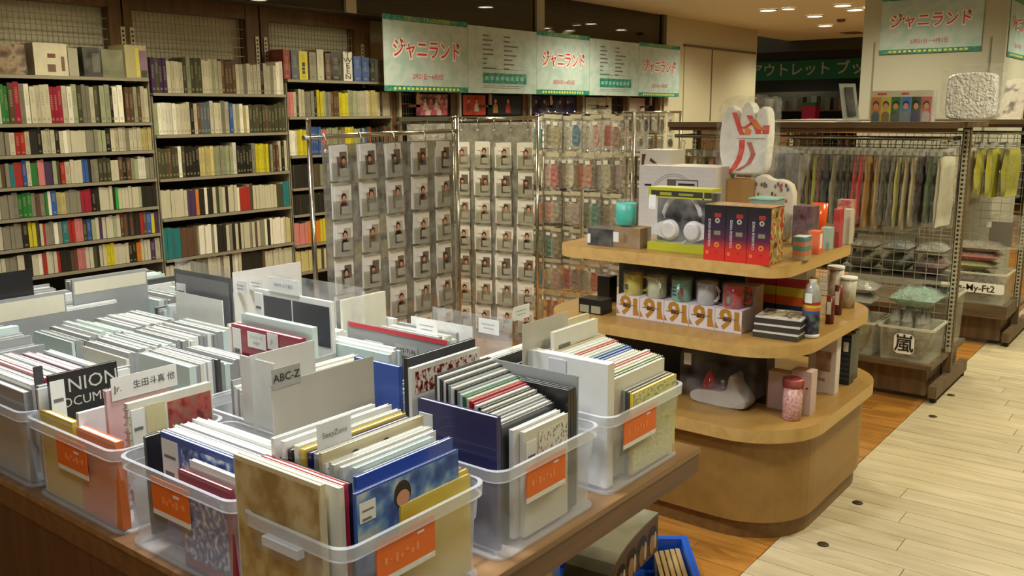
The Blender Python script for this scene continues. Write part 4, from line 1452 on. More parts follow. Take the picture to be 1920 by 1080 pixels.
for i in range(3):
    t = thing('speaker_box', ('first', 'middle', 'end')[i] + ' of three dark purple to red boxes standing side by side on the top shelf', 'box', (p0.x + .0, p0.y - wv * i, Z3), FX, 'purple and red boxes')
    hb = .2
    link('body', MB().box(.001, 0, 0, wv - .001, .12, hb), gradm, t)
    link('lid_print', MB().box(.001, 0.001, hb, wv - .001, .12, hb + .0015), topm, t)
    link('side_print', MB().box(wv - .001, .004, .002, wv - .0002, .118, hb - .002), sidem, t)
    text('COLOSSUS VOICE', .0125, whiteink, t, (wv * .27, -.001, hb * .5), (PI / 2, -PI / 2, 0), 'title_lettering')
    for cz, ro, c in ((.145, .0095, (170, 160, 140)), (.058, .010, (214, 130, 50))):
        r_ = MB()
        r_.add([(wv * .62 + ro * math.cos(a * PI / 8), -.0008, cz + ro * math.sin(a * PI / 8)) for a in range(16)] + [(wv * .62 + ro * .4 * math.cos(a * PI / 8), -.0008, cz + ro * .4 * math.sin(a * PI / 8)) for a in range(16)],
               [(a, (a + 1) % 16, 16 + (a + 1) % 16, 16 + a) for a in range(16)])
        link('ring_emblem', r_, mat('emblem %d' % c[0], c, .4), t)
    link('red_lettering', MB().box(wv * .48, -.0008, .157, wv * .78, -.0003, .172), mat('dull red print', (150, 40, 36)), t)
    link('grey_panel', MB().box(wv * .48, -.0008, .093, wv * .78, -.0003, .108), mat('grey green print', (84, 84, 70)), t)
    link('blue_emblem', MB().lathe([(.006, 0), (.006, .0008)], n=10).add([], []), mat('dull purple print', (110, 44, 96)), t).location = (0, 0, -1) if False else (wv * .62, .002, .034)
    link('yellow_spot', MB().box(wv * .12, -.0008, .022, wv * .24, -.0003, .034), mat('yellow spot', (222, 120, 50)), t)
# --- headphones in a clear fronted carton
a, b = on(1211, 468, 2, Z3), on(1319, 482, 2, Z3)
W = a.y - b.y
t = thing('headphone_carton', 'clear fronted black and lime carton with white headphones inside, on the top shelf', 'carton', (a.x + .01, a.y, Z3), FX)
hb = .245
lime = mat('lime carton', (176, 176, 44), .4)
bkc = mat('grey black card', (52, 50, 46), .5)
link('back_card', MB().box(.003, .07, .02, W - .003, .085, hb - .02), bkc, t)
link('base_band', MB().box(0, 0, 0, W, .085, .032), lime, t)
link('top_band', MB().box(0, 0, hb - .012, W, .085, hb).box(0, 0, hb - .04, W, .003, hb - .034).box(0, 0, hb - .04, .012, .003, hb - .012).box(W - .035, 0, hb - .04, W - .03, .003, hb - .012), lime, t)
link('header_card', MB().box(.002, .001, hb - .036, W - .002, .0025, hb - .012), bkc, t)
link('header_lettering', MB().box(.05, 0.0, hb - .03, .10, .001, hb - .018).box(.13, 0, hb - .028, .19, .001, hb - .02), mat('lime print', (150, 150, 60)), t)
link('clear_front', MB().box(0, -.0005, .032, W, .0005, hb - .04).box(W - .0005, .001, .032, W + .0005, .085, hb - .012), wrap, t)
price_m = MB().box(.004, -.002, hb - .085, .034, -.001, hb - .03).box(.01, -.0028, hb - .078, .028, -.002, hb - .070)
link('price_label', price_m, paper, t)
t = thing('headphones', 'white over-ear headphones with fin-shaped cups, inside the lime carton', 'headphones', (a.x + .045, (a.y + b.y) / 2 + .004, Z3 + .095), FX)
t.scale = (1.22, 1, 1.25)
wpl = mat('glossy white plastic', (214, 208, 206), .22)
link('headband', MB().tube([(.066 * math.cos(q * PI / 12) * (1.0 if q not in (0, 12) else .93), 0, .02 + .078 * math.sin(q * PI / 12)) for q in range(0, 13)], [.006] + [.0075] * 11 + [.006], 8), wpl, t)
for sg in (-1, 1):
    m_ = MB()
    cup = []
    for q in range(20):
        an = q * PI / 10
        r_ = .032
        x_, z_ = r_ * math.cos(an), r_ * math.sin(an)
        if sg * math.cos(an) > .5:
            x_ = sg * (.032 + .026 * (sg * math.cos(an) - .5) * 2)
            z_ *= .8
        cup.append((sg * .042 + x_, z_ - .012))
    m_.rings([[(x_ * 1, yy, z_) for x_, z_ in cup] for yy in (.012, -.006)], 0, True, True)
    m_.rings([[(sg * .040 + r_ * math.cos(q * PI / 10), yy, r_ * math.sin(q * PI / 10) - .012) for q in range(20)] for r_, yy in ((.028, -.006), (.028, -.014), (.022, -.018))], 0, False, True)
    link('ear_cup', m_, wpl, t)
    link('cushion', MB().rings([[(sg * .04 + r_ * math.cos(q * PI / 8), yy, r_ * math.sin(q * PI / 8) - .012) for q in range(16)] for r_, yy in ((.026, .012), (.028, .018), (.02, .020))], 0, False, True), mat('grey cushion', (170, 164, 160), .6), t)
link('cord', MB().tube([(.02, -.01, -.04), (.01, -.012, -.05), (-.005, -.012, -.056), (-.02, -.012, -.055)], .0028, 6), wpl, t)
# --- white console box behind
x, y = put((1238, 440), Z3)
t = thing('console_box', 'large white box with fine dotted print behind the headphones', 'box', (3.50, 2.03, Z3), FX)
hb = .30
W = .365
link('body', MB().box(0, 0, 0, W, .2, hb), mat('white dotted card', (206, 200, 198), .45), t)
arc = MB()
for q in range(16):
    a0, a1 = PI * q / 16, PI * (q + 1) / 16
    for rr_ in (.11, .10):
        arc.add([(W * .47 + rr_ * math.cos(a_) * r2_, -.001, .17 + rr_ * .9 * math.sin(a_) * r2_) for a_, r2_ in ((a0, 1), (a1, 1), (a1, .975), (a0, .975))], [(0, 3, 2, 1)])
link('arc_print', arc, mat('grey arc print', (150, 144, 144)), t)
link('logo_panel', MB().box(W * .38, -.0015, .205, W * .78, -.0005, .245), mat('logo grey', (90, 86, 84)), t)
link('logo_field', MB().box(W * .50, -.0025, .21, W * .77, -.0015, .24), mat('logo pale', (190, 186, 186)), t)
link('logo_lettering', MB().box(W * .53, -.0035, .22, W * .74, -.0025, .229).box(W * .08, -.0015, .212, W * .17, -.0005, .22), ink, t)
dots = MB()
for i in range(22):
    for j in range(14):
        dots.box(.008 + i * .0165, -.0006, .01 + j * .021, .010 + i * .0165, -.0001, .012 + j * .021)
link('dot_print', dots, mat('grey dot', (160, 156, 160)), t, kind='stuff')
# --- pedestal carton with the foam hand
t = thing('cardboard_box', 'plain tan cardboard box behind the white dotted box, under the big foam hand', 'box', (3.60, 1.70, Z3), FX)
link('carton', MB().box(0, 0, 0, .16, .14, .245).box(.002, .001, .245, .158, .139, .2475), mat('tan cardboard', (166, 124, 66), .7), t)
link('flap_seam', MB().box(.078, .002, .2476, .082, .138, .2482), mat('tape seam', (120, 88, 44)), t)
t = thing('picture_box', 'white box with dark brush shapes behind the dotted box', 'box', (3.66, 2.12, Z3), FX)
link('body', MB().box(0, 0, 0, .155, .14, .36), mat('off white box', (200, 194, 184)), t)
link('brush_print', MB().add([(.01, -.001, .34), (.03, -.001, .34), (.02, -.001, .30), (.03, -.001, .27), (.05, -.001, .25), (.048, -.001, .235), (.015, -.001, .255), (.008, -.001, .29)], [tuple(range(8))]).add(
    [(.055, -.001, .325), (.075, -.001, .31), (.09, -.001, .30), (.088, -.001, .28), (.07, -.001, .30), (.05, -.001, .31)], [tuple(range(6))]), mat('maroon brush print', (76, 40, 40)), t)
# foam hand
fh = thing('foam_hand', 'white plush hand outlined in red and orange, bagged, on the cardboard box', 'plush hand', (3.66, 1.60, Z3 + .262), FX)
plush = mat('white plush', (240, 238, 232), .85, var=.04, scale=60)
redp = mat('red felt', (232, 54, 34), .7)
orap = mat('orange felt', (232, 130, 44), .7)


def blob(pts, th, inset=.012, n=1):
    """puffy slab from an outline in the local xz plane"""
    cx = sum(p[0] for p in pts) / len(pts)
    cz = sum(p[1] for p in pts) / len(pts)
    rings_ = []
    for f_, yy in ((1 - inset * 6, -th), (1 - inset * 2, -th * .8), (1, -th * .3), (1, th * .3), (1 - inset * 2, th * .8), (1 - inset * 6, th)):
        rings_.append([(cx + (p[0] - cx) * f_, yy, cz + (p[1] - cz) * f_) for p in pts])
    return MB().rings(rings_, 0, True, True)


def smooth(pts, it=2):
    for _ in range(it):
        q = []
        for i in range(len(pts)):
            a_, b_ = pts[i], pts[(i + 1) % len(pts)]
            q += [(a_[0] * .75 + b_[0] * .25, a_[1] * .75 + b_[1] * .25), (a_[0] * .25 + b_[0] * .75, a_[1] * .25 + b_[1] * .75)]
        pts = q
    return pts


hand = [(-.10, .02), (-.06, 0), (.05, 0), (.095, .02), (.10, .09), (.105, .17), (.102, .25), (.09, .285), (.062, .285), (.05, .25), (.044, .205), (.038, .25), (.026, .30), (-.006, .31), (-.022, .27), (-.03, .19), (-.04, .24), (-.058, .295), (-.09, .29), (-.115, .22), (-.12, .10)]
link('palm', blob(smooth(hand, 1), .035), plush, fh)
ol = lambda pts, w_, m_, y_=-.037, nm='outline_felt': link(nm, MB().rings([[(p[0] - w_, y_ + .002, p[1]), (p[0] + w_, y_ + .002, p[1]), (p[0] + w_, y_, p[1]), (p[0] - w_, y_, p[1])] for p in pts], 0, smooth=False), m_, fh)
ol([(-.05, .262), (-.035, .225), (-.022, .19), (-.012, .17)], .011, redp)
ol([(-.012, .15), (-.012, .11), (-.022, .07), (-.045, .03), (-.075, .008)], .012, redp)
ol([(.015, .25), (.03, .225), (.05, .2), (.06, .175)], .012, redp)
ol([(.05, .175), (.09, .175), (.092, .21)], .014, redp)
ol([(-.02, .205), (.0, .2), (.03, .22)], .010, redp)
ol([(-.005, .2), (.015, .19), (.01, .17)], .014, orap)
ol([(.03, .235), (.055, .205), (.08, .19)], .014, orap, -.039)
ol([(.02, .14), (.04, .09), (.02, .05), (-.03, .02)], .010, mat('pale red felt', (190, 96, 84), .7))
ol([(-.02, .163), (.09, .163)], .0, whiteink)
link('white_band', MB().box(-.03, -.042, .158, .09, -.037, .168), plush, fh)
hbag = smooth([(-.13, -.005), (.12, -.005), (.125, .12), (.13, .30), (.12, .33), (.09, .315), (.05, .34), (0, .325), (-.05, .335), (-.10, .32), (-.13, .27), (-.135, .12)], 1)
link('clear_bag', blob(hbag, .045), film('crinkled bag', see=.88, rough=.08, bump=1.2, scale=22), fh)
# small patterned bag in front of it
t = thing('patterned_bag', 'cream drawstring bag with scattered small coloured motifs in clear film, before the plush hand', 'bag', (3.64, 1.47, Z3), FX)
t.scale = (1.2, 1.2, 1.38)
bag = smooth([(-.075, .0), (0, -.0), (.075, .0), (.08, .09), (.078, .165), (.04, .185), (.0, .182), (-.03, .20), (-.07, .185), (-.08, .09)], 1)
link('cloth', blob(bag, .02), mat('cream cloth', (216, 204, 184), .8), t)
r4 = random.Random(5)
for c in ((190, 70, 60), (70, 80, 60), (210, 190, 90), (90, 60, 60)):
    m_ = MB()
    for i in range(12):
        x_, z_ = r4.uniform(-.06, .06), r4.uniform(.02, .175)
        m_.add([(x_ + .005 * math.cos(q * PI / 3 + i), -.0212, z_ + .007 * math.sin(q * PI / 3 + i)) for q in range(6)], [tuple(range(6))])
    link('motif', m_, mat('motif %d' % c[0], c), t, kind='stuff')
link('clear_bag', blob(smooth([(-.085, -.002 + .002), (.085, 0), (.09, .15), (.125, .27), (.10, .265), (.03, .285), (-.03, .28), (-.085, .2)], 1), .028), film('crinkled bag'), t)
# --- small boxes at the far corner of the top shelf
link_ = None
t = ibox((1103, 458), (1145, 463), Z3, .07, .068, black, 'small_box', 'small black box with clear lid at the table end of the top shelf', 'box', lambda t, W, d, hh: link('price_label', MB().box(.0, -.001, .008, .014, 0, .045), paper, t), True)
t = ibox((1147, 463), (1192, 469), Z3, .09, .08, mat('kraft box', (140, 108, 60)), 'kraft_box', 'small brown kraft box under the turquoise cup', 'box', lambda t, W, d, hh: (link('price_label', MB().box(.0, -.001, .02, .025, 0, .06).box(.004, -.0016, .03, .018, -.001, .036), paper, t), link('print', MB().box(.05, -.001, .02, .053, 0, .06).box(.06, -.001, .02, .063, 0, .05), mat('brown print', (90, 66, 34)), t)), True, dx=.02)
kb = t.location
t = thing('turquoise_cup', 'turquoise cup in clear film standing on the kraft box', 'cup', (kb.x + .042, kb.y - .032, Z3 + .0865))
t.scale = (1.12, 1.12, 1.15)
link('body', MB().lathe([(.03, .0), (.034, .004), (.037, .075), (.034, .076), (.031, .01), (.001, .008)], n=24, cap1=False), mat('turquoise plastic', (50, 186, 168), .35), t)
link('clear_bag', MB().lathe([(.039, 0), (.046, .02), (.045, .06), (.052, .085), (.03, .092)], n=14, cap0=False, cap1=False), film('crinkled bag'), t)
# --- tins and cartons on the aisle end
def carton(px, z, w_, d_, h_, m, name, label, cat='carton', parts=None, film_=True, rot=0):
    x_, y_ = put(px, z)
    t = thing(name, label, cat, (x_, y_, z), FX + rot)
    link('body', MB().box(-w_ / 2, 0, 0, w_ / 2, d_, h_), m, t)
    if parts:
        parts(t, w_, d_, h_)
    if film_:
        link('plastic_wrap', MB().box(-w_ / 2 - .002, -.003, .0004, w_ / 2 + .002, d_ + .002, h_ + .003), wrap, t)
    return t


stripes = lambda cols: (lambda t, w_, d_, h_: [link('colour_band', MB().box(-w_ / 2 - .0008, -.0012, h_ * i / len(cols), w_ / 2 + .0008, d_ + .0005, h_ * (i + 1) / len(cols) - .001), mat('band %d %d %d' % c, c), t) for i, c in enumerate(cols)])
carton((1497, 488), Z3, .045, .06, .085, white_pl, 'striped_carton', 'small carton striped teal, orange and cream beside the purple boxes', 'carton', stripes([(170, 150, 100), (200, 110, 60), (60, 130, 110), (190, 110, 70), (50, 120, 110)]))
carton((1524, 476), Z3, .04, .05, .085, mat('orange carton', (226, 96, 30)), 'orange_carton', 'small bright orange carton with a white label, third along from the purple boxes', 'carton', lambda t, w_, d_, h_: link('white_label', MB().box(w_ * .5 - .0002, .01, .02, w_ * .5 + .0006, .035, .075), paper, t))
carton((1546, 468), Z3, .034, .045, .085, mat('pale mint carton', (150, 178, 160)), 'mint_carton', 'small pale mint carton beside the bright orange one')
carton((1566, 464), Z3, .024, .045, .15, mat('red carton', (180, 36, 40)), 'red_carton', 'narrow tall red carton near the aisle corner of the top shelf')
carton((1584, 458), Z3, .03, .05, .14, mat('pale carton', (190, 182, 160)), 'pale_carton', 'narrow pale carton at the aisle corner of the top shelf')
t = carton((1502, 462), Z3, .08, .07, .16, printed('dark floral print', [(70, 44, 50), (110, 70, 80), (60, 40, 44)], 30), 'floral_carton', 'dark floral carton behind the striped one, wrapped in film')
xo, yo = put((1533, 448), Z3)
t = thing('orange_tumbler', 'translucent orange tumbler upright behind the small cartons', 'tumbler', (xo, yo, Z3))
link('body', MB().lathe([(.026, 0), (.036, .15), (.034, .15), (.024, .004), (.001, .004)], n=20, cap1=False), mat('orange translucent plastic', (232, 90, 30), .2, alpha=.9), t)
t = thing('lidded_case', 'flat clear case with mint lid at the back of the top shelf', 'case', (3.38, 1.46, Z3), FX)
link('body', MB().box(0, 0, 0, .1, .1, .19), mat('pale mint case', (150, 180, 168), .3, alpha=.6), t)
link('lid', MB().box(-.004, -.004, .19, .104, .104, .196), mat('mint lid', (150, 200, 184), .25), t)
t = carton((1580, 446), Z3, .06, .05, .16, printed('mint red print', [(130, 170, 150), (190, 60, 60), (200, 190, 160)], 18), 'mixed_carton', 'wrapped carton with mint and red print behind the narrow red carton')

# --- middle shelf: five mug boxes and mugs
p0, p1 = on(1129, 600, 2, Z2), on(1372, 635, 2, Z2)
wv = (p0.y - p1.y) / 5
ochre = mat('ochre lettering', (176, 124, 36), .5)
brnl = mat('dark brown lettering', (76, 40, 24), .5)
mugc = [('yellow', (206, 190, 44)), ('ivory', (196, 196, 156)), ('mint green', (120, 176, 146)), ('pale silver', (186, 184, 184)), ('red', (200, 36, 40))]
for i in range(5):
    t = thing('mug_box', 'white box with big ochre characters, under the %s mug' % mugc[i][0], 'box', (3.08, p0.y - wv * i, Z2), FX, 'white mug boxes in a row')
    hb = .086
    link('body', MB().box(.0008, 0, 0, wv - .0008, wv, hb), mat('white gloss card', (216, 204, 204), .4), t)
    text('9', .105, ochre, t, (wv * .40, -.0008, hb * .52), TF, 'big_numeral', offset=.0035)
    k = MB().add([(wv * .72, -.0008, hb * .93), (wv * .9, -.0008, hb * .93), (wv * .9, -.0008, hb * .5), (wv * .985, -.0008, hb * .12), (wv * .72, -.0008, hb * .12)], [(0, 1, 2, 3, 4)])
    link('big_letter', k, ochre, t)
    link('letter_tail', MB().add([(wv * .02, -.0008, hb * .12), (wv * .15, -.0008, hb * .12), (wv * .02, -.0008, hb * .4)], [(0, 1, 2)]), ochre, t)
    text('BIG', .020, brnl, t, (wv * .46, -.0018, hb * .55), TF, 'small_lettering', offset=.001, xs=1.1)
    link('small_print', MB().box(wv * .1, -.0008, hb * .55, wv * .25, -.0003, hb * .59).box(wv * .62, -.0016, hb * .57, wv * .82, -.0011, hb * .60), greyink, t)
    # mug
    nm, c = mugc[i]
    t = thing('mug', '%s mug standing on the white boxes of the middle shelf, wrapped in clear film' % nm, 'mug', (3.08 + wv / 2 - .005, p0.y - wv * (i + .46), Z2 + hb + .0005), FX, 'mugs in a row')
    mm = mat(nm + ' glazed ceramic', c, .15, var=.03, coat=.5)
    mh = .084
    link('cup', MB().lathe([(.034, 0), (.0375, .003), (.0385, mh - .001), (.037, mh), (.0355, mh - .002), (.034, .006), (.001, .005)], n=28, cap1=False), mm, t)
    ang = (0, 0, 0, 0, .2)[i]
    hd = (.3, -.9, -1.3, -.35, .5)[i]
    hc = Vector((math.cos(hd), math.sin(hd), 0))
    link('handle', MB().tube([hc * .036 + Vector((0, 0, mh * .85)), hc * .052 + Vector((0, 0, mh * .86)), hc * .063 + Vector((0, 0, mh * .68)), hc * .062 + Vector((0, 0, mh * .4)), hc * .05 + Vector((0, 0, mh * .22)), hc * .036 + Vector((0, 0, mh * .2))], .0055, 8), mm, t)

    def decal(a0, a1, z0, z1, m_, nm_='printed_badge', rr_=.0388):
        q_ = 6
        k_ = MB().rings([[(rr_ * math.cos(a0 + (a1 - a0) * j / q_), rr_ * math.sin(a0 + (a1 - a0) * j / q_), z) for j in range(q_ + 1)] for z in (z0, z1)], 0, False, False, closed=False)
        link(nm_, k_, m_, t)
    if i == 0:
        decal(-2.2, -1.6, .022, .045, mat('dark green badge', (64, 66, 30)))
        decal(-2.2, -1.7, .052, .058, mat('orange badge', (200, 120, 40)), 'badge_lettering')
        decal(-2.15, -1.7, .012, .016, mat('orange badge', (200, 120, 40)), 'badge_lettering')
    if i == 2:
        for z in (.022, .036, .050):
            decal(-2.3, -1.65, z, z + .009, mat('navy badge', (36, 44, 80)), 'badge_lettering')
        decal(-1.5, -.9, .02, .055, mat('rose badge', (170, 90, 90)))
    if i == 3:
        decal(-2.6, -2.3, .03, .05, mat('brown badge', (110, 70, 60)))
    if i == 4:
        decal(-2.1, -1.25, .01, .06, mat('dark rose badge', (120, 50, 56)))
        decal(-1.85, -1.5, .02, .046, mat('olive badge', (120, 120, 90)), rr_=.0392)
    link('clear_bag', MB().lathe([(.040, .0), (.044, .02), (.043, .06), (.046, .09), (.03, .098)], n=14, cap0=False, cap1=False), film('thin mug film', see=.88, rough=.05, bump=1, scale=25), t)
t = thing('pale_carton', 'small pale carton behind the red mug', 'carton', (3.20, p1.y + .05, Z2), FX)
link('body', MB().box(0, 0, 0, .05, .07, .16), mat('pale rose card', (196, 170, 150)), t)
t = ibox((1086, 585), (1127, 592), Z2, .08, .06, mat('black display case', (28, 28, 24), .25), 'black_case', 'black case with two pale windows beside the mug boxes', 'case', lambda t, W, d, hh: link('pale_window', MB().box(W * .05, -.001, .005, W * .45, 0, .035).box(W * .55, -.001, .005, W * .95, 0, .035), mat('pale window', (150, 146, 120)), t))
t = ibox((1098, 570), (1122, 573), Z2, .06, .11, mat('matt black box', (22, 22, 20), .4), 'black_box', 'small matt black box behind the case with two windows', 'box', dx=.09)
# stacked disc cases
pp = on(1391, 640, 2, Z2)
for i in range(3):
    t = thing('disc_case', ('bottom', 'middle', 'topmost')[i] + ' case of the small stack of disc cases beside the mug boxes', 'case', (3.075 + .004 * i, pp.y - .002 * i, Z2 + .026 * i), FX + R(3 + 2 * i), 'stack of disc cases')
    link('tray', MB().box(0, 0, 0, .165, .15, .019), mat('smoked case', (58, 54, 48), .3), t)
    link('lid', MB().box(0, 0, .0192, .165, .15, .0252), mat('pale case lid', (206, 202, 196), .25), t)
    if i == 2:
        link('cover_picture', MB().box(.01, .01, .0253, .155, .14, .0258), printed('olive cover', [(120, 110, 80), (170, 160, 130), (90, 70, 60), (200, 196, 180)], 24), t)
# rainbow striped boxes
rb = [(28, 44, 36), (34, 58, 110), (214, 96, 44), (206, 190, 50), (170, 36, 40), (206, 196, 188)]
for i in range(2):
    x_, y_ = put((1415 + i * 47, 588 + i * 6), Z2)
    t = thing('striped_box', ('first', 'second')[i] + ' tall box in rainbow stripes, counted from the mugs', 'box', (3.36, y_ if i == 0 else y_0 - .118, Z2), FX, 'two rainbow striped boxes')
    y_0 = y_ if i == 0 else y_0
    for k, c in enumerate(rb):
        link('colour_band', MB().box(0, 0, .21 * k / 6, .115, .1, .21 * (k + 1) / 6), mat('rainbow %d %d' % (c[0], c[1]), c, .4), t)
x_, y_ = put((1513, 634), Z2)
t = thing('bottle', 'clear bottle with rainbow band near the aisle corner of the middle shelf', 'bottle', (x_ + .03, y_, Z2))
link('base', MB().lathe([(.03, 0), (.032, .002), (.032, .014)], n=24), white_pl, t)
link('dark_part', MB().lathe([(.0318, .0145), (.0318, .09)], n=24, cap0=False, cap1=False), printed('navy map print', [(34, 40, 60), (60, 50, 80), (90, 110, 90)], 40), t)
for k, (c, z0) in enumerate((((50, 90, 160), .09), ((206, 110, 60), .1), ((200, 190, 60), .111), ((180, 50, 44), .122))):
    link('colour_ring', MB().lathe([(.032, z0), (.032, z0 + .0105)], n=24, cap0=False, cap1=False), mat('ring %d' % c[0], c, .3), t)
link('clear_shoulder', MB().lathe([(.032, .133), (.031, .16), (.022, .19), (.014, .20), (.014, .212), (.001, .213)], n=24, cap0=False), film('bottle plastic', (200, 204, 200), see=.5, rough=.08, bump=.1), t)
link('price_label', MB().box(-.034, -.012, .13, -.0325, .014, .165), paper, t)
x_, y_ = put((1533, 615), Z2)
t = thing('yellow_booklet', 'narrow yellow and black booklet standing beside the bottle', 'booklet', (x_ + .06, y_ + .03, Z2), 0)
link('cover', MB().box(0, 0, 0, .012, .06, .18), mat('yellow cover', (176, 144, 40)), t)
link('print', MB().box(.001, -.001, .02, .011, 0, .08), ink, t)
for i, (px, h1, c, lb) in enumerate((((1560, 607), .11, (110, 44, 40), 'dark red tube beside the yellow booklet'), ((1575, 590), .12, (130, 50, 40), 'second dark red tube, nearer the tumbler'))):
    x_, y_ = put(px, Z2)
    t = thing('red_tube', lb, 'tube', (x_, y_ + .01, Z2))
    link('body', MB().lathe([(.016, 0), (.016, h1)], n=16), mat('dark red tube', c, .3), t)
    link('white_label', MB().box(-.018, -.008, h1 * .35, -.0165, .008, h1 * .8), paper, t)
for i, (px, lb) in enumerate((((1590, 578), 'white lidded tumbler by the aisle side of the middle shelf'), ((1565, 575), 'taller pale tumbler behind the dark red tubes'))):
    x_, y_ = put(px, Z2)
    t = thing('tumbler', lb, 'tumbler', (x_ + .02, y_ + .01, Z2))
    hh = (.13, .17)[i]
    link('body', MB().lathe([(.028, 0), (.033, hh - .012)], n=20), printed('pale tumbler print', [(190, 186, 170), (204, 198, 184), (150, 120, 130)], 14), t)
    link('lid', MB().lathe([(.035, hh - .0115), (.035, hh)], n=20), white_pl, t)
# --- bottom shelf
t = thing('silver_roller', 'silver sculpted trinket with a red cone, in clear film on the bottom shelf', 'trinket', (3.14, 1.432, Z1), FX)
sil = mat('brushed silver', (196, 190, 180), .25, .35)
prof = smooth([(-.12, 0.012), (-.10, 0), (.10, 0), (.12, .015), (.115, .04), (.07, .085), (.06, .13), (.045, .13), (.042, .06), (-.06, .055), (-.09, .05), (-.122, .035)], 2)
link('body', blob(prof, .05, .010), sil, t)
link('red_cone', MB().lathe([(.036, 0), (.026, .03), (.012, .062), (.006, .068), (.0, .069)], (-.055, 0, .05), 20), mat('red glass', (176, 50, 56), .1, coat=.5), t)
link('silver_knob', MB().lathe([(.014, 0), (.016, .012), (.008, .024), (.012, .034), (.002, .042)], (.0, 0, .055), 16), chrome, t)
link('back_card', MB().box(-.14, .075, 0.003, .14, .08, .21), mat('dark card', (34, 30, 30), .3), t)
link('clear_bag', blob(smooth([(-.15, 0.002), (.15, 0.002), (.15, .20), (.13, .225), (-.14, .22), (-.155, .19)], 1), .085), film('trinket film', see=.93, rough=.05, bump=.6, scale=10), t)
link('price_label', MB().box(-.125, -.088, .155, -.095, -.086, .20), paper, t)
t = ibox((1437, 764), (1490, 773), Z1, .05, .145, mat('pale pink box', (200, 172, 168), .5), 'pink_box', 'flat pale pink box behind the pink tumbler', 'box')
t = thing('pink_carton', 'slim pale pink carton standing beside the pink tumbler', 'carton', (3.19, 1.185, Z1), FX)
link('body', MB().box(0, 0, 0, .075, .06, .165), mat('pale pink carton', (206, 180, 176), .5), t)
link('small_print', MB().box(.045, -.001, .1, .065, 0, .104), ink, t)
x_, y_ = put((1478, 789), Z1)
t = thing('tumbler', 'pink glitter tumbler with rose lid at the corner of the bottom shelf', 'tumbler', (x_ + .03, y_, Z1))
link('body', MB().lathe([(.03, 0), (.033, .003), (.037, .125)], n=26), printed('pink glitter', [(176, 120, 112), (200, 150, 144), (214, 176, 170)], 120), t)
link('lid', MB().lathe([(.039, .1255), (.039, .15), (.036, .154), (.026, .156), (.026, .150), (.001, .150)], n=26), mat('rose lid', (170, 84, 84), .3), t)
link('clip', MB().box(-.006, -.043, .12, .006, -.038, .152), mat('rose lid'), t)
t = thing('picture_box', 'white box with rose picture panel at the aisle side of the bottom shelf', 'box', (3.50, 1.235, Z1), FX)
link('body', MB().box(0, 0, 0, .11, .05, .24), mat('white gloss card'), t)
link('picture_panel', MB().box(.03, -.001, .09, .09, 0, .17).box(.02, -.001, .05, .07, 0, .06), printed('rose picture', [(150, 110, 96), (190, 160, 150)], 20), t)
for i, (x0, c, lb) in enumerate(((3.66, (26, 34, 34), 'black box with fine ridges at the aisle side of the bottom shelf'), (3.74, (56, 58, 48), 'dark olive box with a white tag, last on the bottom shelf'))):
    t = thing('dark_box', lb, 'box', (x0, 1.20 + .01 * i, Z1), FX)
    link('body', MB().box(0, 0, 0, .08, .06, .21), mat('dark box %d' % i, c, .35), t)
    m_ = MB()
    for k in range(9):
        m_.box(.004, -.001, .02 + k * .021, .076, 0, .03 + k * .021)
    link('ridges', m_, mat('slate ridge', (48, 62, 66), .4), t, kind='stuff')
    link('white_tag', MB().box(.05, -.002, .14, .07, -.001, .18), paper, t)

# ================================================================ WOODEN GONDOLAS ALONG THE AISLE
gwood = wood('grey brown gondola wood', (74, 58, 40), (104, 84, 60), 1, .8, .5)
gwood_x = wood('grey brown gondola wood side', (82, 62, 42), (112, 90, 64), 2, .8, .5)


def gondola(label, x0, x1, y0, y1):
    t = thing('gondola', label, 'gondola', (0, 0, 0))
    xc = (x0 + x1) / 2
    link('top_board', MB().box(x0, y0 - .01, 1.46, x1, y1, 1.49), gwood, t)
    link('fascia', MB().box(x0 + .02, y0, 1.44, x0 + .035, y1, 1.4595), darkw, t)
    for yy in (y0, y1 - .04):
        link('upright', MB().box(xc - .02, yy, .05, xc + .02, yy + .04, 1.4595), gwood_x, t)
        link('slot_strip', MB().box(xc - .045, yy + .005, .22, xc - .0205, yy + .03, 1.45), std, t)
        s_ = MB()
        z = .25
        while z < 1.43:
            s_.box(xc - .0455, yy + .012, z, xc - .045, yy + .024, z + .012).box(xc - .039, yy + .0045, z, xc - .027, yy + .005, z + .012)
            z += .025
        link('slots', s_, slot, t, kind='stuff')
    link('base_shelf', MB().box(x0 - .06, y0 + .01, .195, x1, y1, .22), gwood, t)
    link('kick_board', MB().box(x0 + .03, y0 + .05, .03, x0 + .05, y1, .1945), gwood_x, t)
    link('end_board', MB().box(x0 + .051, y0 + .05, .03, x1, y0 + .07, .1945), gwood_x, t)
    link('skid', MB().box(x0, y0 - .012, .03, x1, y0 + .03, .095), gwood_x, t)
    for xx in (x0 + .04, x1 - .04):
        link('caster', MB().lathe([(.001, 0), (.018, 0), (.018, .029), (.001, .029)], (xx, y0 + .01, .0005), 12), black, t)
    # wire panel at the middle
    g_ = MB()
    yy = y0 + .05
    while yy < y1 - .04:
        g_.box(xc - .008, yy, .25, xc - .005, yy + .003, 1.40)
        yy += .06
    z = .26
    while z < 1.4:
        g_.box(xc - .005, y0 + .04, z, xc - .001, y1 - .04, z + .004)
        z += .055
    link('wire_panel', g_, mat('bright grid wire', (196, 192, 176), .35, .3), t, kind='stuff')
    link('hang_rail', MB().tube([(x0 + .1, y0 + .03, 1.405), (x0 + .1, y1, 1.405)], .012, 10), chrome, t)
    for yy in (y0 + .045, y1 - .03):
        link('rail_bracket', MB().box(x0 + .09, yy, 1.392, xc - .021, yy + .012, 1.415), steel, t)
    return t


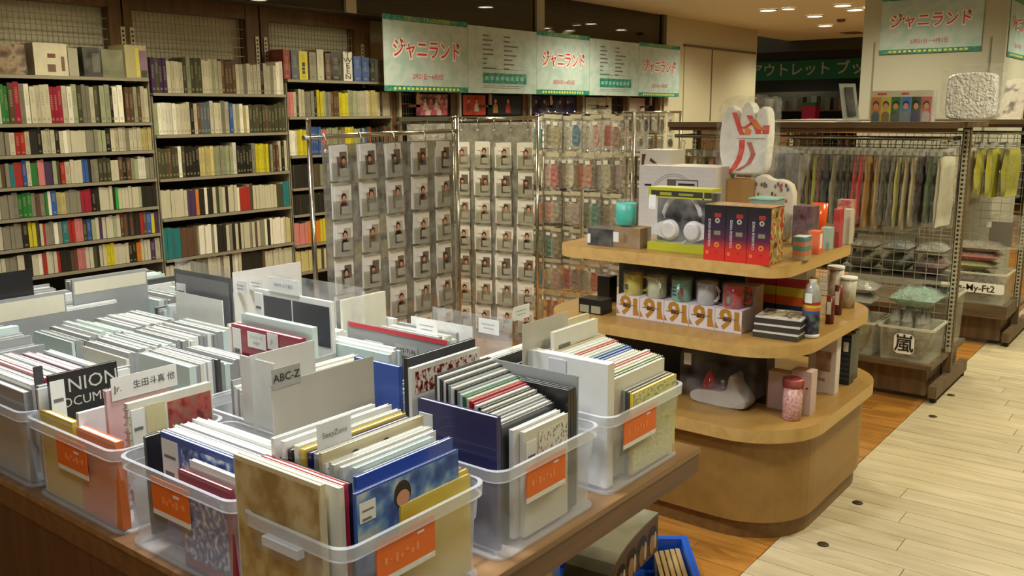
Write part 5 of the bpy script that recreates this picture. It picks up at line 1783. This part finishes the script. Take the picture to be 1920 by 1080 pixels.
gondola('first aisle gondola of grey-brown wood with hanging garments and bins', 5.06, 5.78, 1.10, 2.74)
gondola('second aisle gondola of grey-brown wood behind the first one', 6.62, 7.34, 1.02, 2.7)


def garment(x, y, ztop, length, depth, th, col, label, seed, grp):
    """a folded garment in its clear bag, hung from the rail by a clip hanger; runs along x"""
    r5 = random.Random(seed)
    t = thing('hanging_garment', label, 'garment', (x, y, 0), R(-13 + r5.uniform(-5, 5)), grp)
    m_ = MB()
    rows, cols_ = 7, 6
    top = []
    wob = [r5.uniform(-.006, .006) for _ in range(40)]
    for side in (1, -1):
        pts = []
        for i in range(rows):
            v = i / (rows - 1)
            z = ztop - .055 - length * v
            for j in range(cols_):
                u = j / (cols_ - 1)
                xx = depth * (u - .5) * (1 - .12 * (1 - v)) + wob[i] * .5
                yy = side * th * (.35 + .35 * math.sin(v * PI * .9 + .2)) + wob[(i * cols_ + j) % 40] * .8 + .006 * math.sin(u * 9 + seed)
                pts.append((xx, yy, z - (.02 * abs(u - .5) if i == 0 else 0)))
        fs = []
        for i in range(rows - 1):
            for j in range(cols_ - 1):
                q = (i * cols_ + j, i * cols_ + j + 1, (i + 1) * cols_ + j + 1, (i + 1) * cols_ + j)
                fs.append(q if side < 0 else q[::-1])
        m_.add(pts, fs, 0, True)
    n_ = rows * cols_
    for i in range(rows - 1):   # close the edges
        for j in (0, cols_ - 1):
            a_, b_ = i * cols_ + j, (i + 1) * cols_ + j
            m_.f.append([a_, b_, n_ + b_, n_ + a_])
            m_.m.append(0)
            m_.sm.append(True)
    for j in range(cols_ - 1):
        for i in (0, rows - 1):
            a_, b_ = i * cols_ + j, i * cols_ + j + 1
            m_.f.append([a_, b_, n_ + b_, n_ + a_])
            m_.m.append(0)
            m_.sm.append(True)
    link('cloth', m_, col, t)
    link('clear_bag', MB().box(-depth * .54, -th * .85, ztop - .075 - length, depth * .54, th * .85, ztop - .03), film('garment bag', see=.97, rough=.08, bump=1, scale=20), t)
    link('hanger', MB().box(-depth * .4, -.004, ztop - .035, depth * .4, .004, ztop - .018).box(-depth * .4, -.008, ztop - .055, -depth * .3, .008, ztop - .018).box(depth * .3, -.008, ztop - .055, depth * .4, .008, ztop - .018), mat('clear hanger', (190, 190, 180), .15, alpha=.7), t)
    link('hook', MB().tube([(0, 0, ztop - .02), (0, 0, ztop + .008), (.010, 0, ztop + .022), (.008, 0, ztop + .032), (-.004, 0, ztop + .036), (-.013, 0, ztop + .028)], .0022, 6), chrome, t)
    return t


gc = [('black', (30, 30, 26)), ('dark navy', (36, 38, 44)), ('khaki brown', (112, 92, 60)), ('dark brown', (62, 46, 34)), ('sand', (150, 128, 88)), ('olive printed', (128, 112, 60)), ('lime edged', (160, 168, 60)), ('dusty rose', (128, 88, 80)),
      ('slate', (56, 60, 70)), ('stone', (150, 142, 118)), ('dark grey', (64, 60, 54)), ('charcoal brown', (62, 54, 44)), ('red', (176, 56, 50)), ('bright coral', (196, 60, 54)), ('mustard', (180, 132, 50)), ('pale ochre', (170, 140, 90)), ('smoky grey', (104, 100, 88)),
      ('pewter', (110, 108, 96)), ('pale lemon', (176, 168, 100)), ('cream and brown', (168, 154, 116)), ('ivory', (176, 164, 128)), ('dark chocolate', (58, 46, 38)), ('leaf green', (74, 96, 58)), ('off-white', (166, 160, 140))]
for i, (nm, c) in enumerate(gc):
    y_ = 2.02 - i * .0375
    garment(5.165, y_, 1.372, rnd.uniform(.33, .40), .24, .014, mat(nm + ' cloth', c, .85, var=.25, scale=14), '%s garment in a clear bag, %s along the rail from the island side' % (nm, ORD[i + 1]), i, 'garments bagged on the first gondola rail')
for i, (nm, c) in enumerate((('rust', (140, 80, 50)), ('tan', (160, 130, 80)), ('ivory', (190, 180, 140)), ('moss', (100, 100, 60)), ('rose', (160, 90, 80)), ('pale green', (150, 160, 110)), ('cream', (190, 180, 150)), ('terracotta', (130, 70, 50)))):
    garment(5.165, 2.68 - i * .065, 1.34, .20, .2, .022, mat('short ' + nm + ' cloth', c, .85, var=.25, scale=14), 'short %s bagged item on the rail behind the white dotted box' % nm, 60 + i, 'short bagged items on the rail')
for i, (nm, c) in enumerate((('white', (190, 178, 144)), ('cream striped', (180, 168, 134)), ('red', (150, 50, 40)), ('pale ivory', (186, 176, 146)), ('yellow-green', (168, 160, 30)), ('bright yellow-green', (176, 170, 30)), ('chartreuse', (150, 146, 30)))):
    garment(6.72, (1.46, 1.40, 1.53, 1.34, 1.26, 1.19, 1.11)[i], 1.36, (.42, .36, .36, .38, .30, .32, .31)[i], .25, .028, mat(nm + ' second gondola cloth', c, .85, var=.25, scale=10), '%s garment hanging on the second gondola' % nm, 80 + i, 'garments on the second gondola rail')

# shop bins on the gondolas
def soft_pack(w_, d_, h_, seed, m):
    """puffy plastic pack"""
    r6 = random.Random(seed)
    n = 9
    m_ = MB()
    for side in (0, 1):
        pts, fs = [], []
        for i in range(n):
            for j in range(n):
                u, v = i / (n - 1) - .5, j / (n - 1) - .5
                b_ = (1 - (2 * u) ** 4) * (1 - (2 * v) ** 4)
                z = h_ * (.5 + (.5 if side else -.5) * b_) + r6.uniform(-.1, .1) * h_ * b_ * (1 if side else .0)
                pts.append((u * w_, v * d_, max(0, z)))
        for i in range(n - 1):
            for j in range(n - 1):
                q = (i * n + j, (i + 1) * n + j, (i + 1) * n + j + 1, i * n + j + 1)
                fs.append(q if side else q[::-1])
        m_.add(pts, fs, 0, True)
    return m_


gbin = mat('clear shelf bin', (206, 206, 190), .3, alpha=.34)
gbr = mat('clear shelf bin rim', (214, 214, 200), .3, alpha=.7)


def shelf_bin(x, y, z, W, D, Hh, label, word=None, rot=FX):
    t = thing('shelf_bin', label, 'bin', (x, y, z), rot)
    m_ = MB()
    r = .02
    ring = lambda ins, zz: rrect(ins, ins, W - ins, D - ins, r, zz)
    m_.rings([ring(.012, 0), ring(.012, .006), ring(.004, Hh - .005), ring(.002, Hh - .005)], 0, True, False, smooth=True)
    m_.rings([ring(-.006, Hh - .012), ring(-.006, Hh), ring(.006, Hh), ring(.008, Hh - .012)], 1, False, False, smooth=False)
    link('bin_body', m_, [gbin, gbr], t)
    if word:
        sz = .10 if len(word) == 1 else .062
        hw = sz * (.52 if len(word) == 1 else len(word) * .31)
        link('sticker', MB().rings([rrect(-hw, -sz * .55, hw, sz * .55, sz * .25, q) for q in (0, .001)], 0, smooth=False), whiteink, t).matrix_local = Matrix.Translation((W * .5, -.002, Hh * .52)) @ Matrix.Rotation(PI / 2, 4, 'X')
        text(word, sz, ink, t, (W * .5, -.0045, Hh * .50), TF, 'sticker_lettering', offset=sz * .012)
        text(word, sz, ink, t, (W * .5 + sz * .02, -.0043, Hh * .50), TF, 'sticker_lettering_weight', offset=sz * .0)
    return t


pk = film('pack film', (250, 250, 248), see=.62, rough=.06, bump=2.5, scale=34)


def pack(x, y, z, w_, d_, h_, c, label, seed, rotz=0, tilt=0, grp='soft wrapped packs on the gondolas', name='wrapped_pack', cat='pack'):
    t = thing(name, label, cat, (x, y, z), rotz, grp)
    t.rotation_euler = (tilt, 0, rotz)
    link('contents', soft_pack(w_ * .9, d_ * .9, h_ * .9, seed, None), mat('pack cloth %d %d %d' % c, c, .8, var=.2), t)
    o = link('plastic_film', soft_pack(w_, d_, h_, seed + 1, None), pk, t)
    return t


shelf_bin(5.02, 1.40, .2205, .28, .3, .19, 'clear bin with one bold black character at the aisle end of the first gondola', '嵐')
shelf_bin(5.02, 1.70, .2205, .28, .3, .19, 'clear bin behind the island corner on the first gondola, yellow tagged packs in it', 'V')
shelf_bin(5.45, 1.40, .2205, .28, .3, .30, 'tall white-ish bin at the end of the first gondola, mint pack inside')
shelf_bin(5.02, 2.02, .2205, .28, .3, .19, 'clear bin mostly hidden by the island on the first gondola')
shelf_bin(6.58, 1.45, .2805, .40, .3, .21, 'clear bin lettered in black on the second gondola', 'Kis-My-Ft2')
tag(link('riser_board', MB().box(6.575, 1.03, .2205, 6.95, 1.6, .2802), gwood), 'low wooden riser board under the lettered bin', 'board')
for i, (y_, tx) in enumerate(((1.335, .5), (1.27, .5), (1.20, .5))):
    pack(5.13, y_, .232, .15, .075, .26, (150, 146, 134), 'grey tagged pouch in the bin with one black character, %s from the island side' % ORD[i + 1], 200 + i, 0)
pack(5.1, 1.62, .232, .16, .09, .21, (176, 170, 130), 'cream pack in the bin behind the island corner', 210)
pack(5.1, 1.51, .232, .16, .08, .23, (170, 166, 60), 'pack with yellow-green header in the bin behind the island corner', 211)
pack(5.59, 1.255, .46, .24, .26, .09, (150, 196, 176), 'folded mint towel pack heaped above the end bin', 220)
pack(5.17, 1.25, .50, .24, .25, .11, (140, 190, 172), 'folded mint towel pack with coral stitching above the pouches', 221)
pack(5.2, 1.60, .465, .24, .28, .08, (176, 172, 160), 'silver foil pack glinting above the second bin', 230)
pack(5.2, 1.58, .54, .22, .26, .07, (196, 194, 186), 'upper silver foil pack glinting above the second bin', 231)
shb = thing('inner_shelf', 'wire shelf with stacked packs behind the wire panel of the first gondola', 'shelf', (5.47, 1.14, .60))
link('board', MB().box(0, 0, 0, .3, 1.5, .012), steel, shb)
for i, (c, nm) in enumerate((((110, 40, 36), 'dark red folded'), ((150, 146, 130), 'clear crinkled'), ((160, 150, 110), 'cream'), ((70, 80, 84), 'slate'), ((120, 44, 40), 'maroon'))):
    pack(5.62, 2.05 - i * .19, .613, .24, .17, .11, c, nm + ' pack on the wire shelf behind the panel', 240 + i)
    pack(5.62, 2.05 - i * .19, .725, .22, .165, .07, ((60, 56, 70), (206, 204, 198), (190, 186, 170), (150, 160, 170), (170, 170, 160))[i], 'upper crinkled pack lying on the %s pack' % nm, 250 + i)
t = thing('white_panel', 'pale dotted panel leaning behind the wire panel of the first gondola', 'panel', (5.7, 1.2, .615))
link('board', MB().box(0.02, 0.2, .19, .035, .58, .42), mat('pale dotted panel', (160, 154, 136), .6), t)
link('foot', MB().box(0.02, 0.2, 0, .035, .22, .19), steel, t)
link('foot', MB().box(0.02, 0.56, 0, .035, .58, .19), steel, t)
for i, (y_, z, c, nm) in enumerate(((1.38, .292, (60, 56, 54), 'dark grey'), (1.30, .49, (190, 180, 60), 'yellow'), (1.27, .55, (196, 40, 48), 'red'), (1.26, .61, (150, 134, 110), 'tan'))):
    pack(6.74, y_ - (.12 if i == 0 else 0), z, .24, .32 if i else .3, .19 if i == 0 else .075, c, nm + ' pack %s the lettered bin' % ('in' if i == 0 else 'heaped over'), 260 + i)
t = thing('display_stand', 'clear acrylic stand holding grey cards on the second gondola', 'stand', (6.75, 1.14, .64), FX)
link('acrylic', MB().box(-.12, -.02, 0, .12, .10, .006).box(-.12, .08, .006, .12, .085, .22), acr, t)
link('card', MB().box(-.08, .06, .007, .06, .075, .17), mat('grey print card', (120, 112, 106)), t)
link('price_label', MB().box(-.10, .055, .13, -.07, .058, .17), paper, t)

# --- things on the gondola top
zt = 1.4905
p0, p1 = on(1620, 228, 2, zt), on(1742, 228, 2, zt)
t = thing('photo_box', 'wide wrapped box with a row of portraits on coloured panels, on the gondola top', 'box', (5.18, on(1632, 222, 0, 5.18).y, zt), FX)
W = on(1632, 222, 0, 5.18).y - on(1745, 222, 0, 5.18).y
hh = .165
link('body', MB().box(0, 0, 0, W, .09, hh), mat('box white', (206, 202, 190), .4), t)
pcols = [(206, 130, 50), (206, 190, 40), (44, 120, 60), (70, 120, 200), (60, 80, 60), (190, 90, 90)]
ccols = [(60, 100, 120), (130, 110, 60), (40, 60, 70), (120, 130, 150), (60, 60, 110), (190, 180, 190)]
for i in range(6):
    x0 = W * i / 6
    pw = W / 6
    link('colour_panel', MB().box(x0 + .001, -.001, 0.002, x0 + pw - .001, -.0002, hh * .8), mat('panel %d %d' % pcols[i][:2], pcols[i], .3), t)
    m_ = MB()
    cx = x0 + pw * .5
    m_.add([(cx - .02, -.0016, .003), (cx + .02, -.0016, .003), (cx + .02, -.0016, .042), (cx + .008, -.0016, .056), (cx - .008, -.0016, .056), (cx - .02, -.0016, .042)], [tuple(range(6))], 2)
    for (a_, b_, zz, yy, mi) in ((.0165, .019, .093, -.002, 1), (.0125, .0165, .083, -.0026, 0)):
        m_.add([(cx + a_ * math.cos(q * PI / 8), yy, zz + b_ * math.sin(q * PI / 8)) for q in range(16)], [tuple(range(16))], mi)
    link('pictured_figure', m_, [skin, hairm, mat('pictured shirt %d' % i, ccols[i])], t)
link('small_prints', MB().box(W * .1, -.001, hh * .87, W * .25, -.0002, hh * .93).box(W * .5, -.001, hh * .87, W * .62, -.0002, hh * .93), redink, t)
link('plastic_wrap', MB().box(-.004, -.004, .0004, W + .004, .094, hh + .004), film('box wrap film'), t)
t = thing('sparkle_cushion', 'white sequined square cushion in a crinkled clear bag on the gondola top', 'cushion', (5.22, on(1818, 222, 0, 5.2).y, zt), FX)
seq = mat('white sequins', (246, 246, 250), .15, 0, bump=1.4, scale=80, var=.12, spec=1)
link('cushion', blob(smooth([(-.11, .01), (.11, .01), (.12, .06), (.115, .2), (.11, .25), (-.11, .25), (-.12, .2), (-.12, .05)], 2), .045), seq, t)
link('clear_bag', blob(smooth([(-.145, .0), (.145, .0), (.15, .14), (.15, .27), (.13, .295), (-.14, .29), (-.15, .2)], 1), .055), film('bright crinkled bag', see=.90, rough=.06, bump=2, scale=24), t)
t = thing('acrylic_easel', 'clear easel holding a dark picture, at the island end of the gondola top', 'easel', (5.22, on(1592, 222, 0, 5.2).y, zt), FX + .9)
link('easel', MB().box(-.05, -.03, 0, .05, .06, .012).obox((0, .02, .11), (.10, 0, 0), (0, .008, .0), (0, .06, .2)), mat('pale acrylic', (190, 196, 190), .1, alpha=.5), t)
link('picture', MB().obox((0, .008, .11), (.05, 0, 0), (0, .006, 0), (0, .05, .16)), mat('dark picture', (40, 38, 36), .3), t)
t = thing('leaning_board', 'pale leaning picture board on the second gondola top, beside the aisle', 'board', (6.78, 1.14, zt), FX - .35)
link('board', MB().obox((0, .0, .13), (.16, 0, 0), (0, .012, 0), (0, .09, .26)), printed('pale spotted print', [(90, 80, 80), (170, 160, 150), (190, 182, 170), (180, 172, 160)], 14), t)

# ================================================================ HANGING ACCESSORY RACK BETWEEN CARD RACK AND ISLAND
rk = thing('accessory_rack', 'chrome grid rack crowded with small bagged accessories', 'rack', (5.25, 0, 0))
ya, yb_ = on(1017, 215, 0, 5.25).y, on(1188, 215, 0, 5.25).y
for yy in (ya, yb_):
    link('post', MB().tube([(0, yy, .04), (0, yy, 1.55)], .012, 10), chrome, rk)
    link('foot', MB().tube([(-.25, yy, .02), (.25, yy, .02)], .012, 8), chrome, rk)
g_ = MB()
yy = yb_
while yy < ya:
    g_.box(-.002, yy, .2, .001, yy + .003, 1.5)
    yy += .05
for i in range(27):
    g_.box(-.005, yb_, .2 + i * .05, -.002, ya, .204 + i * .05)
link('wire_grid', g_, chrome, rk, kind='stuff')
acc = [('teal', (60, 130, 120)), ('olive', (150, 140, 100)), ('khaki', (170, 158, 120)), ('pale', (200, 196, 180)), ('sky blue', (50, 120, 160)), ('white', (206, 202, 190)), ('rose', (200, 160, 150)), ('pink and red', (196, 90, 84)),
       ('brown', (150, 120, 100)), ('cream', (206, 200, 176)), ('orange', (190, 96, 40)), ('coral', (196, 130, 110)), ('grey', (160, 156, 144)), ('ivory', (184, 176, 150)), ('mauve', (180, 160, 160)), ('dark green', (110, 130, 104))]


def accessory(x, y, ztop, w_, h_, c, nm, label, seed, grp, hook_len=.09, face=FX):
    r7 = random.Random(seed)
    t = thing('bagged_accessory', label, 'accessory', (x, y, ztop), face, grp)
    link('clear_bag', MB().box(-w_ / 2, -.008, -h_, w_ / 2, .008, 0), film('accessory bag', see=.74, rough=.05, bump=2, scale=30), t)
    link('header_card', MB().box(-w_ / 2, -.010, -h_ * .12, w_ / 2, -.0085, -.002), mat('header card', (200, 194, 172), .4), t)
    cm = mat('accessory %s' % nm, c, .6, var=.25, scale=40)
    k = r7.choice((0, 1, 2))
    z0 = -h_ * .92
    if k == 0:
        link('item', blob(smooth([(-w_ * .34, z0), (w_ * .34, z0), (w_ * .36, -h_ * .5), (w_ * .2, -h_ * .3), (-w_ * .2, -h_ * .3), (-w_ * .36, -h_ * .5)], 1), .0065), cm, t)
    elif k == 1:
        link('item', MB().box(-w_ * .38, -.005, z0, w_ * .38, .005, -h_ * .35).box(-w_ * .38, -.0062, -h_ * .7, w_ * .38, -.0052, -h_ * .55), cm, t)
    else:
        link('item', blob(smooth([(-w_ * .25, z0), (w_ * .1, z0), (w_ * .3, -h_ * .7), (w_ * .15, -h_ * .25), (-w_ * .1, -h_ * .2), (-w_ * .3, -h_ * .6)], 1), .0065), cm, t)
    link('price_label', MB().box(-w_ * .3, -.0115, -h_ * .3, w_ * .1, -.0102, -h_ * .2), paper, t)
    link('hook', MB().tube([(0, hook_len, .012), (0, -.01, .012), (0, -.022, .02)], .0025, 6), chrome, t)
    return t


rows_ = [(1.535, .245, 8), (1.29, .26, 9), (1.02, .24, 8), (.77, .22, 8), (.54, .22, 8), (.31, .22, 8)]
for r, (zt_, h_, n) in enumerate(rows_):
    n += 1
    for i in range(n):
        y_ = ya - .05 - (ya - yb_ - .1) * i / (n - 1)
        nm, c = acc[(i + r * 5) % 16] if r else acc[i]
        accessory(5.13 + .03 * (i % 2), y_, zt_ + rnd.uniform(-.008, .008), .085, h_ * rnd.uniform(.9, 1.05), c, nm, '%s bagged accessory, %s row down, %s along from the card rack' % (nm, ORD[r + 1], ORD[i + 1]), r * 20 + i, 'bagged accessories on the grid rack')
# rack further back: hanging card packs and key rings
rk2 = thing('accessory_rack', 'second chrome grid rack further back towards the white wall', 'rack', (7.2, 0, 0))
ya2, yb2 = on(1168, 215, 0, 7.2).y, on(1276, 215, 0, 7.2).y
for yy in (ya2, yb2):
    link('post', MB().tube([(0, yy, .03), (0, yy, 1.56)], .012, 8), chrome, rk2)
link('top_rail', MB().tube([(0, ya2, 1.55), (0, yb2, 1.55)], .010, 8), chrome, rk2)
for zz in (1.2, .9, .5):
    link('rail', MB().tube([(0, ya2, zz), (0, yb2, zz)], .006, 6), chrome, rk2)
ac2 = [('taupe', (110, 100, 80)), ('dark', (50, 46, 36)), ('stone', (140, 132, 110)), ('black', (36, 34, 28)), ('silver white', (196, 196, 186)), ('umber', (96, 80, 60)), ('pale grey', (160, 156, 136)), ('green', (40, 120, 70)), ('red', (170, 40, 40))]
for r, (zt_, h_, n) in enumerate(((1.54, .17, 7), (1.36, .12, 6), (1.19, .2, 6), (.95, .2, 6))):
    for i in range(n):
        y_ = ya2 - .05 - (ya2 - yb2 - .1) * i / (n - 1)
        nm, c = ac2[(i + r * 7) % 9]
        accessory(7.12, y_, zt_, .062, h_, c, nm, '%s packet on the further rack, %s row down, %s along from the card rack' % (nm, ORD[r + 1], ORD[i + 1]), 100 + r * 20 + i, 'packets on the further rack', .07)
# sheets of clear bags hanging behind the card racks
for i in range(9):
    x_ = 5.22 + i * .42
    t = thing('hanging_bag', 'large clear bag on the wall rail under the posters, %s along from the bookshelves' % ORD[i + 1], 'bag', (x_, 5.10, 1.48), 0, 'large clear bags on the wall rail')
    link('contents', MB().box(0.02, 0, -.36, .36, .03, -.07), mat(('pale grey goods', 'stone goods', 'taupe goods')[i % 3], ((150, 148, 136), (128, 122, 106), (104, 98, 84))[i % 3], .6, var=.15, scale=12), t)
    link('clear_bag', MB().box(0, -.01, -.4, .39, .04, -.01), film('large bag', see=.6, rough=.08, bump=1.6, scale=14), t)
    link('hook', MB().tube([(.19, .05, .015), (.19, .0, .012), (.19, -.01, -.012)], .003, 6), chrome, t)

# ================================================================ FLOOR CRATE WITH FOLDED PANEL
t = thing('blue_tray', 'bright blue plastic tray on the floor at the end of the bins table', 'tray', (2.63, 1.32, 0.0005), R(126))
blue = mat('blue plastic', (30, 84, 190), .35)
W, D, hh = .44, .36, .12
link('tray_wall', MB().box(0, 0, 0, W, .012, hh).box(0, D - .012, 0, W, D, hh).box(0, .012, 0, .012, D - .012, hh).box(W - .012, .012, 0, W, D - .012, hh).box(.012, .012, 0, W - .012, D - .012, .008), blue, t)
link('tray_rim', MB().box(-.012, -.012, hh - .012, W + .012, -.0005, hh).box(-.012, D + .0005, hh - .012, W + .012, D + .012, hh).box(-.012, 0, hh - .012, -.0005, D, hh).box(W + .0005, 0, hh - .012, W + .012, D, hh), blue, t)
for i in range(5):
    tag(link('cardboard_folder', MB().box(.02 + .018 * i, .03, .01, .034 + .018 * i, D - .03, .095 - .003 * i), mat('kraft folder', (176, 148, 104), .7), loc=(2.63, 1.32, 0.0005), rotz=R(126)), 'kraft folder standing in the blue tray, %s from the aisle side' % ORD[i + 1], 'folder', 'folders in the blue tray')
# the folded photo board: a curved block resting on the tray rim, with the picture on its side
t = thing('photo_board', 'grey folded board with a photo of dark-haired people, on the blue tray', 'board', (2.49, 1.345, .1215), R(96))
prof = [(0, .135), (.10, .137), (.18, .134), (.24, .127), (.29, .115), (.33, .098), (.36, .075), (.38, .045), (.385, 0), (0, 0)]
m_ = MB()
m_.rings([[(x_, y_, z_) for (y_, z_) in prof] for x_ in (0, .15)], 0, True, True, smooth=False)
link('block', m_, printed('grey smear print', [(84, 84, 68), (116, 116, 96), (146, 142, 122)], 5, rough=.6), t)
m_ = MB().add([(-.001, .006 + y_ * .97, z_ * .95 + .002) for (y_, z_) in prof], [tuple(range(len(prof)))])
link('picture_ground', m_, mat('picture brown', (96, 70, 50), .5), t)
for i, (yy, zz, rr_) in enumerate(((.05, .075, .034), (.13, .072, .036), (.21, .065, .036), (.285, .05, .03))):
    m_ = MB()
    el = lambda a_, b_, y0, z0, xx, mi: m_.add([(xx, y0 + a_ * math.cos(q * PI / 8), max(.004, z0 + b_ * math.sin(q * PI / 8))) for q in range(16)], [tuple(range(16))], mi)
    el(rr_ * 1.05, rr_ * .95, yy, zz, -.0016, 1)
    el(rr_ * .6, rr_ * 1.0, yy + rr_ * .1, zz - rr_ * .9, -.0022, 2)
    el(rr_ * .28, rr_ * .9, yy - rr_ * .6, zz - rr_ * .7, -.0028, 0)
    link('pictured_figure', m_, [mat('pale figure', (206, 184, 160)), hairm, mat('figure cloth %d' % (i % 2), ((170, 130, 84), (140, 110, 76))[i % 2])], t)

# ================================================================ THE SHOP PART BEYOND THE OPENING
sgx = 15.9
ya3, yb3 = on(1405, 130, 0, sgx).y, on(1625, 130, 0, sgx).y
zt3_, zb3_ = on(1510, 113, 0, sgx).z, on(1510, 149, 0, sgx).z
t = thing('shop_sign', 'long green fascia sign with white characters beyond the opening', 'sign', (sgx, ya3 + .4, zb3_), FX)
L = ya3 - yb3 + 1.2
link('board', MB().box(0, 0, 0, L, .04, zt3_ - zb3_), mat('green sign board', (24, 116, 88), .5), t)
ty = on(1512, 131, 0, sgx).y
text('アウトレット ブック', (zt3_ - zb3_) * .74, mat('grey white lettering', (196, 200, 188), .5), t, (ya3 + .4 - on(1406, 131, 0, sgx).y, -.003, (zt3_ - zb3_) * .5), TF, 'lettering', align='LEFT', offset=.004, xs=1.02)
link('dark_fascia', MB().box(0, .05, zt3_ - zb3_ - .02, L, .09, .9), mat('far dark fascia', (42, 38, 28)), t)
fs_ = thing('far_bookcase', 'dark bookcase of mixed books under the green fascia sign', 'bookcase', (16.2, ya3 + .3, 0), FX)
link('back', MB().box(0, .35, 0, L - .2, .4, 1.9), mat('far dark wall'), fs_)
for z in (.5, .85, 1.2, 1.55):
    link('shelf', MB().box(0, 0, z, L - .2, .3495, z + .02), darkw, fs_)
for i in range(5):
    link('divider', MB().box(.05 + i * .8, .0, 0, .09 + i * .8, .3495, .499), darkw, fs_)
fb = [('white', (150, 146, 130)), ('grey', (96, 94, 84)), ('dark red', (90, 40, 40)), ('brown', (80, 64, 50)), ('pale green', (110, 120, 100)), ('rose', (140, 84, 84)), ('black', (30, 28, 26))]
k = 0
for r, z in enumerate((.52, .87, 1.22, 1.57)):
    x_ = .15
    k0 = k
    while x_ < L - .6 and k < 75:
        wv = rnd.uniform(.04, .1)
        if rnd.random() < .75:
            nm, c = fb[rnd.randrange(7)]
            k += 1
            tag(link('book', MB().box(0, 0, 0, wv, .2, rnd.uniform(.16, .26)).box(.003, .2, .004, wv - .003, .205, .15), mat('far %s book' % nm, c, .6), loc=(16.25, ya3 + .3 - x_, z + .0005), rotz=FX),
                '%s book in the dark bookcase beyond the opening, %s shelf up, %s along' % (nm, ORD[r + 1], ORD[k - k0]), 'book', 'books in the far bookcase')
        x_ += wv + rnd.choice((.004, .004, .15))
pb = on(1516, 226, 0, 14.8)
t = thing('pink_box', 'hot pink box with a green lid beyond the opening', 'box', (14.8, pb.y + .12, 0), FX)
link('stand', MB().box(-.03, 0, 0, .27, .25, on(1516, 226, 0, 14.8).z - .001), darkw, t)
link('body', MB().box(0, 0, pb.z, .22, .2, on(1516, 198, 0, 14.8).z), mat('hot pink box', (190, 40, 84)), t)
link('lid', MB().box(-.005, -.005, on(1516, 198, 0, 14.8).z + .0005, .225, .205, on(1516, 192, 0, 14.8).z), mat('green lid', (40, 120, 80)), t)
# low wooden counter seen over the racks by the white wall
p0 = on(1300, 232, 0, 8.6)
t = thing('counter', 'low dark wooden counter top in front of the white wall', 'counter', (8.6, 4.35, 0), FX)
link('top', MB().box(0, 0, 1.40, 1.0, .4, 1.44), darkw, t)
link('body', MB().box(.03, .03, 0, .97, .37, 1.3995), darkw, t)

# ---- pieces of parts go one level deeper
DEEP = {'label_footer': 'orange_label', 'label_lettering': 'orange_label', 'faint_script': 'orange_label', 'price_lettering': 'price_label', 'logo_field': 'logo_panel', 'logo_lettering': 'logo_panel',
        'header_lettering': 'header_card', 'slots': ('channel', 'slot_strip'), 'hook': ('hanger', 'top_rail'), 'cushion': 'ear_cup', 'motif': 'cloth', 'caster': ('skid', 'foot'), 'small_lettering': 'big_numeral', 'small_print': ('body', 'cloth'), 'post_cap': 'post',
        'badge_lettering': 'cup', 'printed_badge': 'cup', 'handle': 'cup', 'clip': 'lid', 'list_of_lines': 'sheet', 'date_lettering': 'sheet', 'title_lettering': ('sheet', 'body'), 'lettering_outline': 'sheet', 'footer_lettering': 'footer_strip', 'panel_lettering': 'teal_panel',
        'colour_panel': 'body', 'big_letter': 'body', 'letter_tail': 'body', 'ring_emblem': 'body', 'red_lettering': 'body', 'grey_panel': 'body', 'blue_emblem': 'body', 'yellow_spot': 'body', 'dot_print': 'body', 'arc_print': 'body',
        'sticker_lettering': 'sticker', 'sticker_lettering_weight': 'sticker', 'rail_bracket': 'hang_rail', 'rail_arm': 'poster_rail', 'white_band': 'palm', 'outline_felt': 'palm', 'ridges': 'body', 'cover_picture': 'lid', 'faint_lines': 'card'}
st = lambda n: n.split('.')[0]
for root in [o for o in bpy.data.objects if o.parent is None and 'label' in o]:
    ch = list(root.children)
    names = {}
    for c in ch:
        names.setdefault(st(c.name), c)
    for c in ch:
        tgt = DEEP.get(st(c.name))
        if not tgt:
            continue
        for q in (tgt if isinstance(tgt, tuple) else (tgt,)):
            if q in names and names[q] is not c and not (st(names[q].name) in DEEP and DEEP[st(names[q].name)] in names):
                p = names[q]
                c.parent = p
                c.matrix_parent_inverse = p.matrix_basis.inverted()
                break
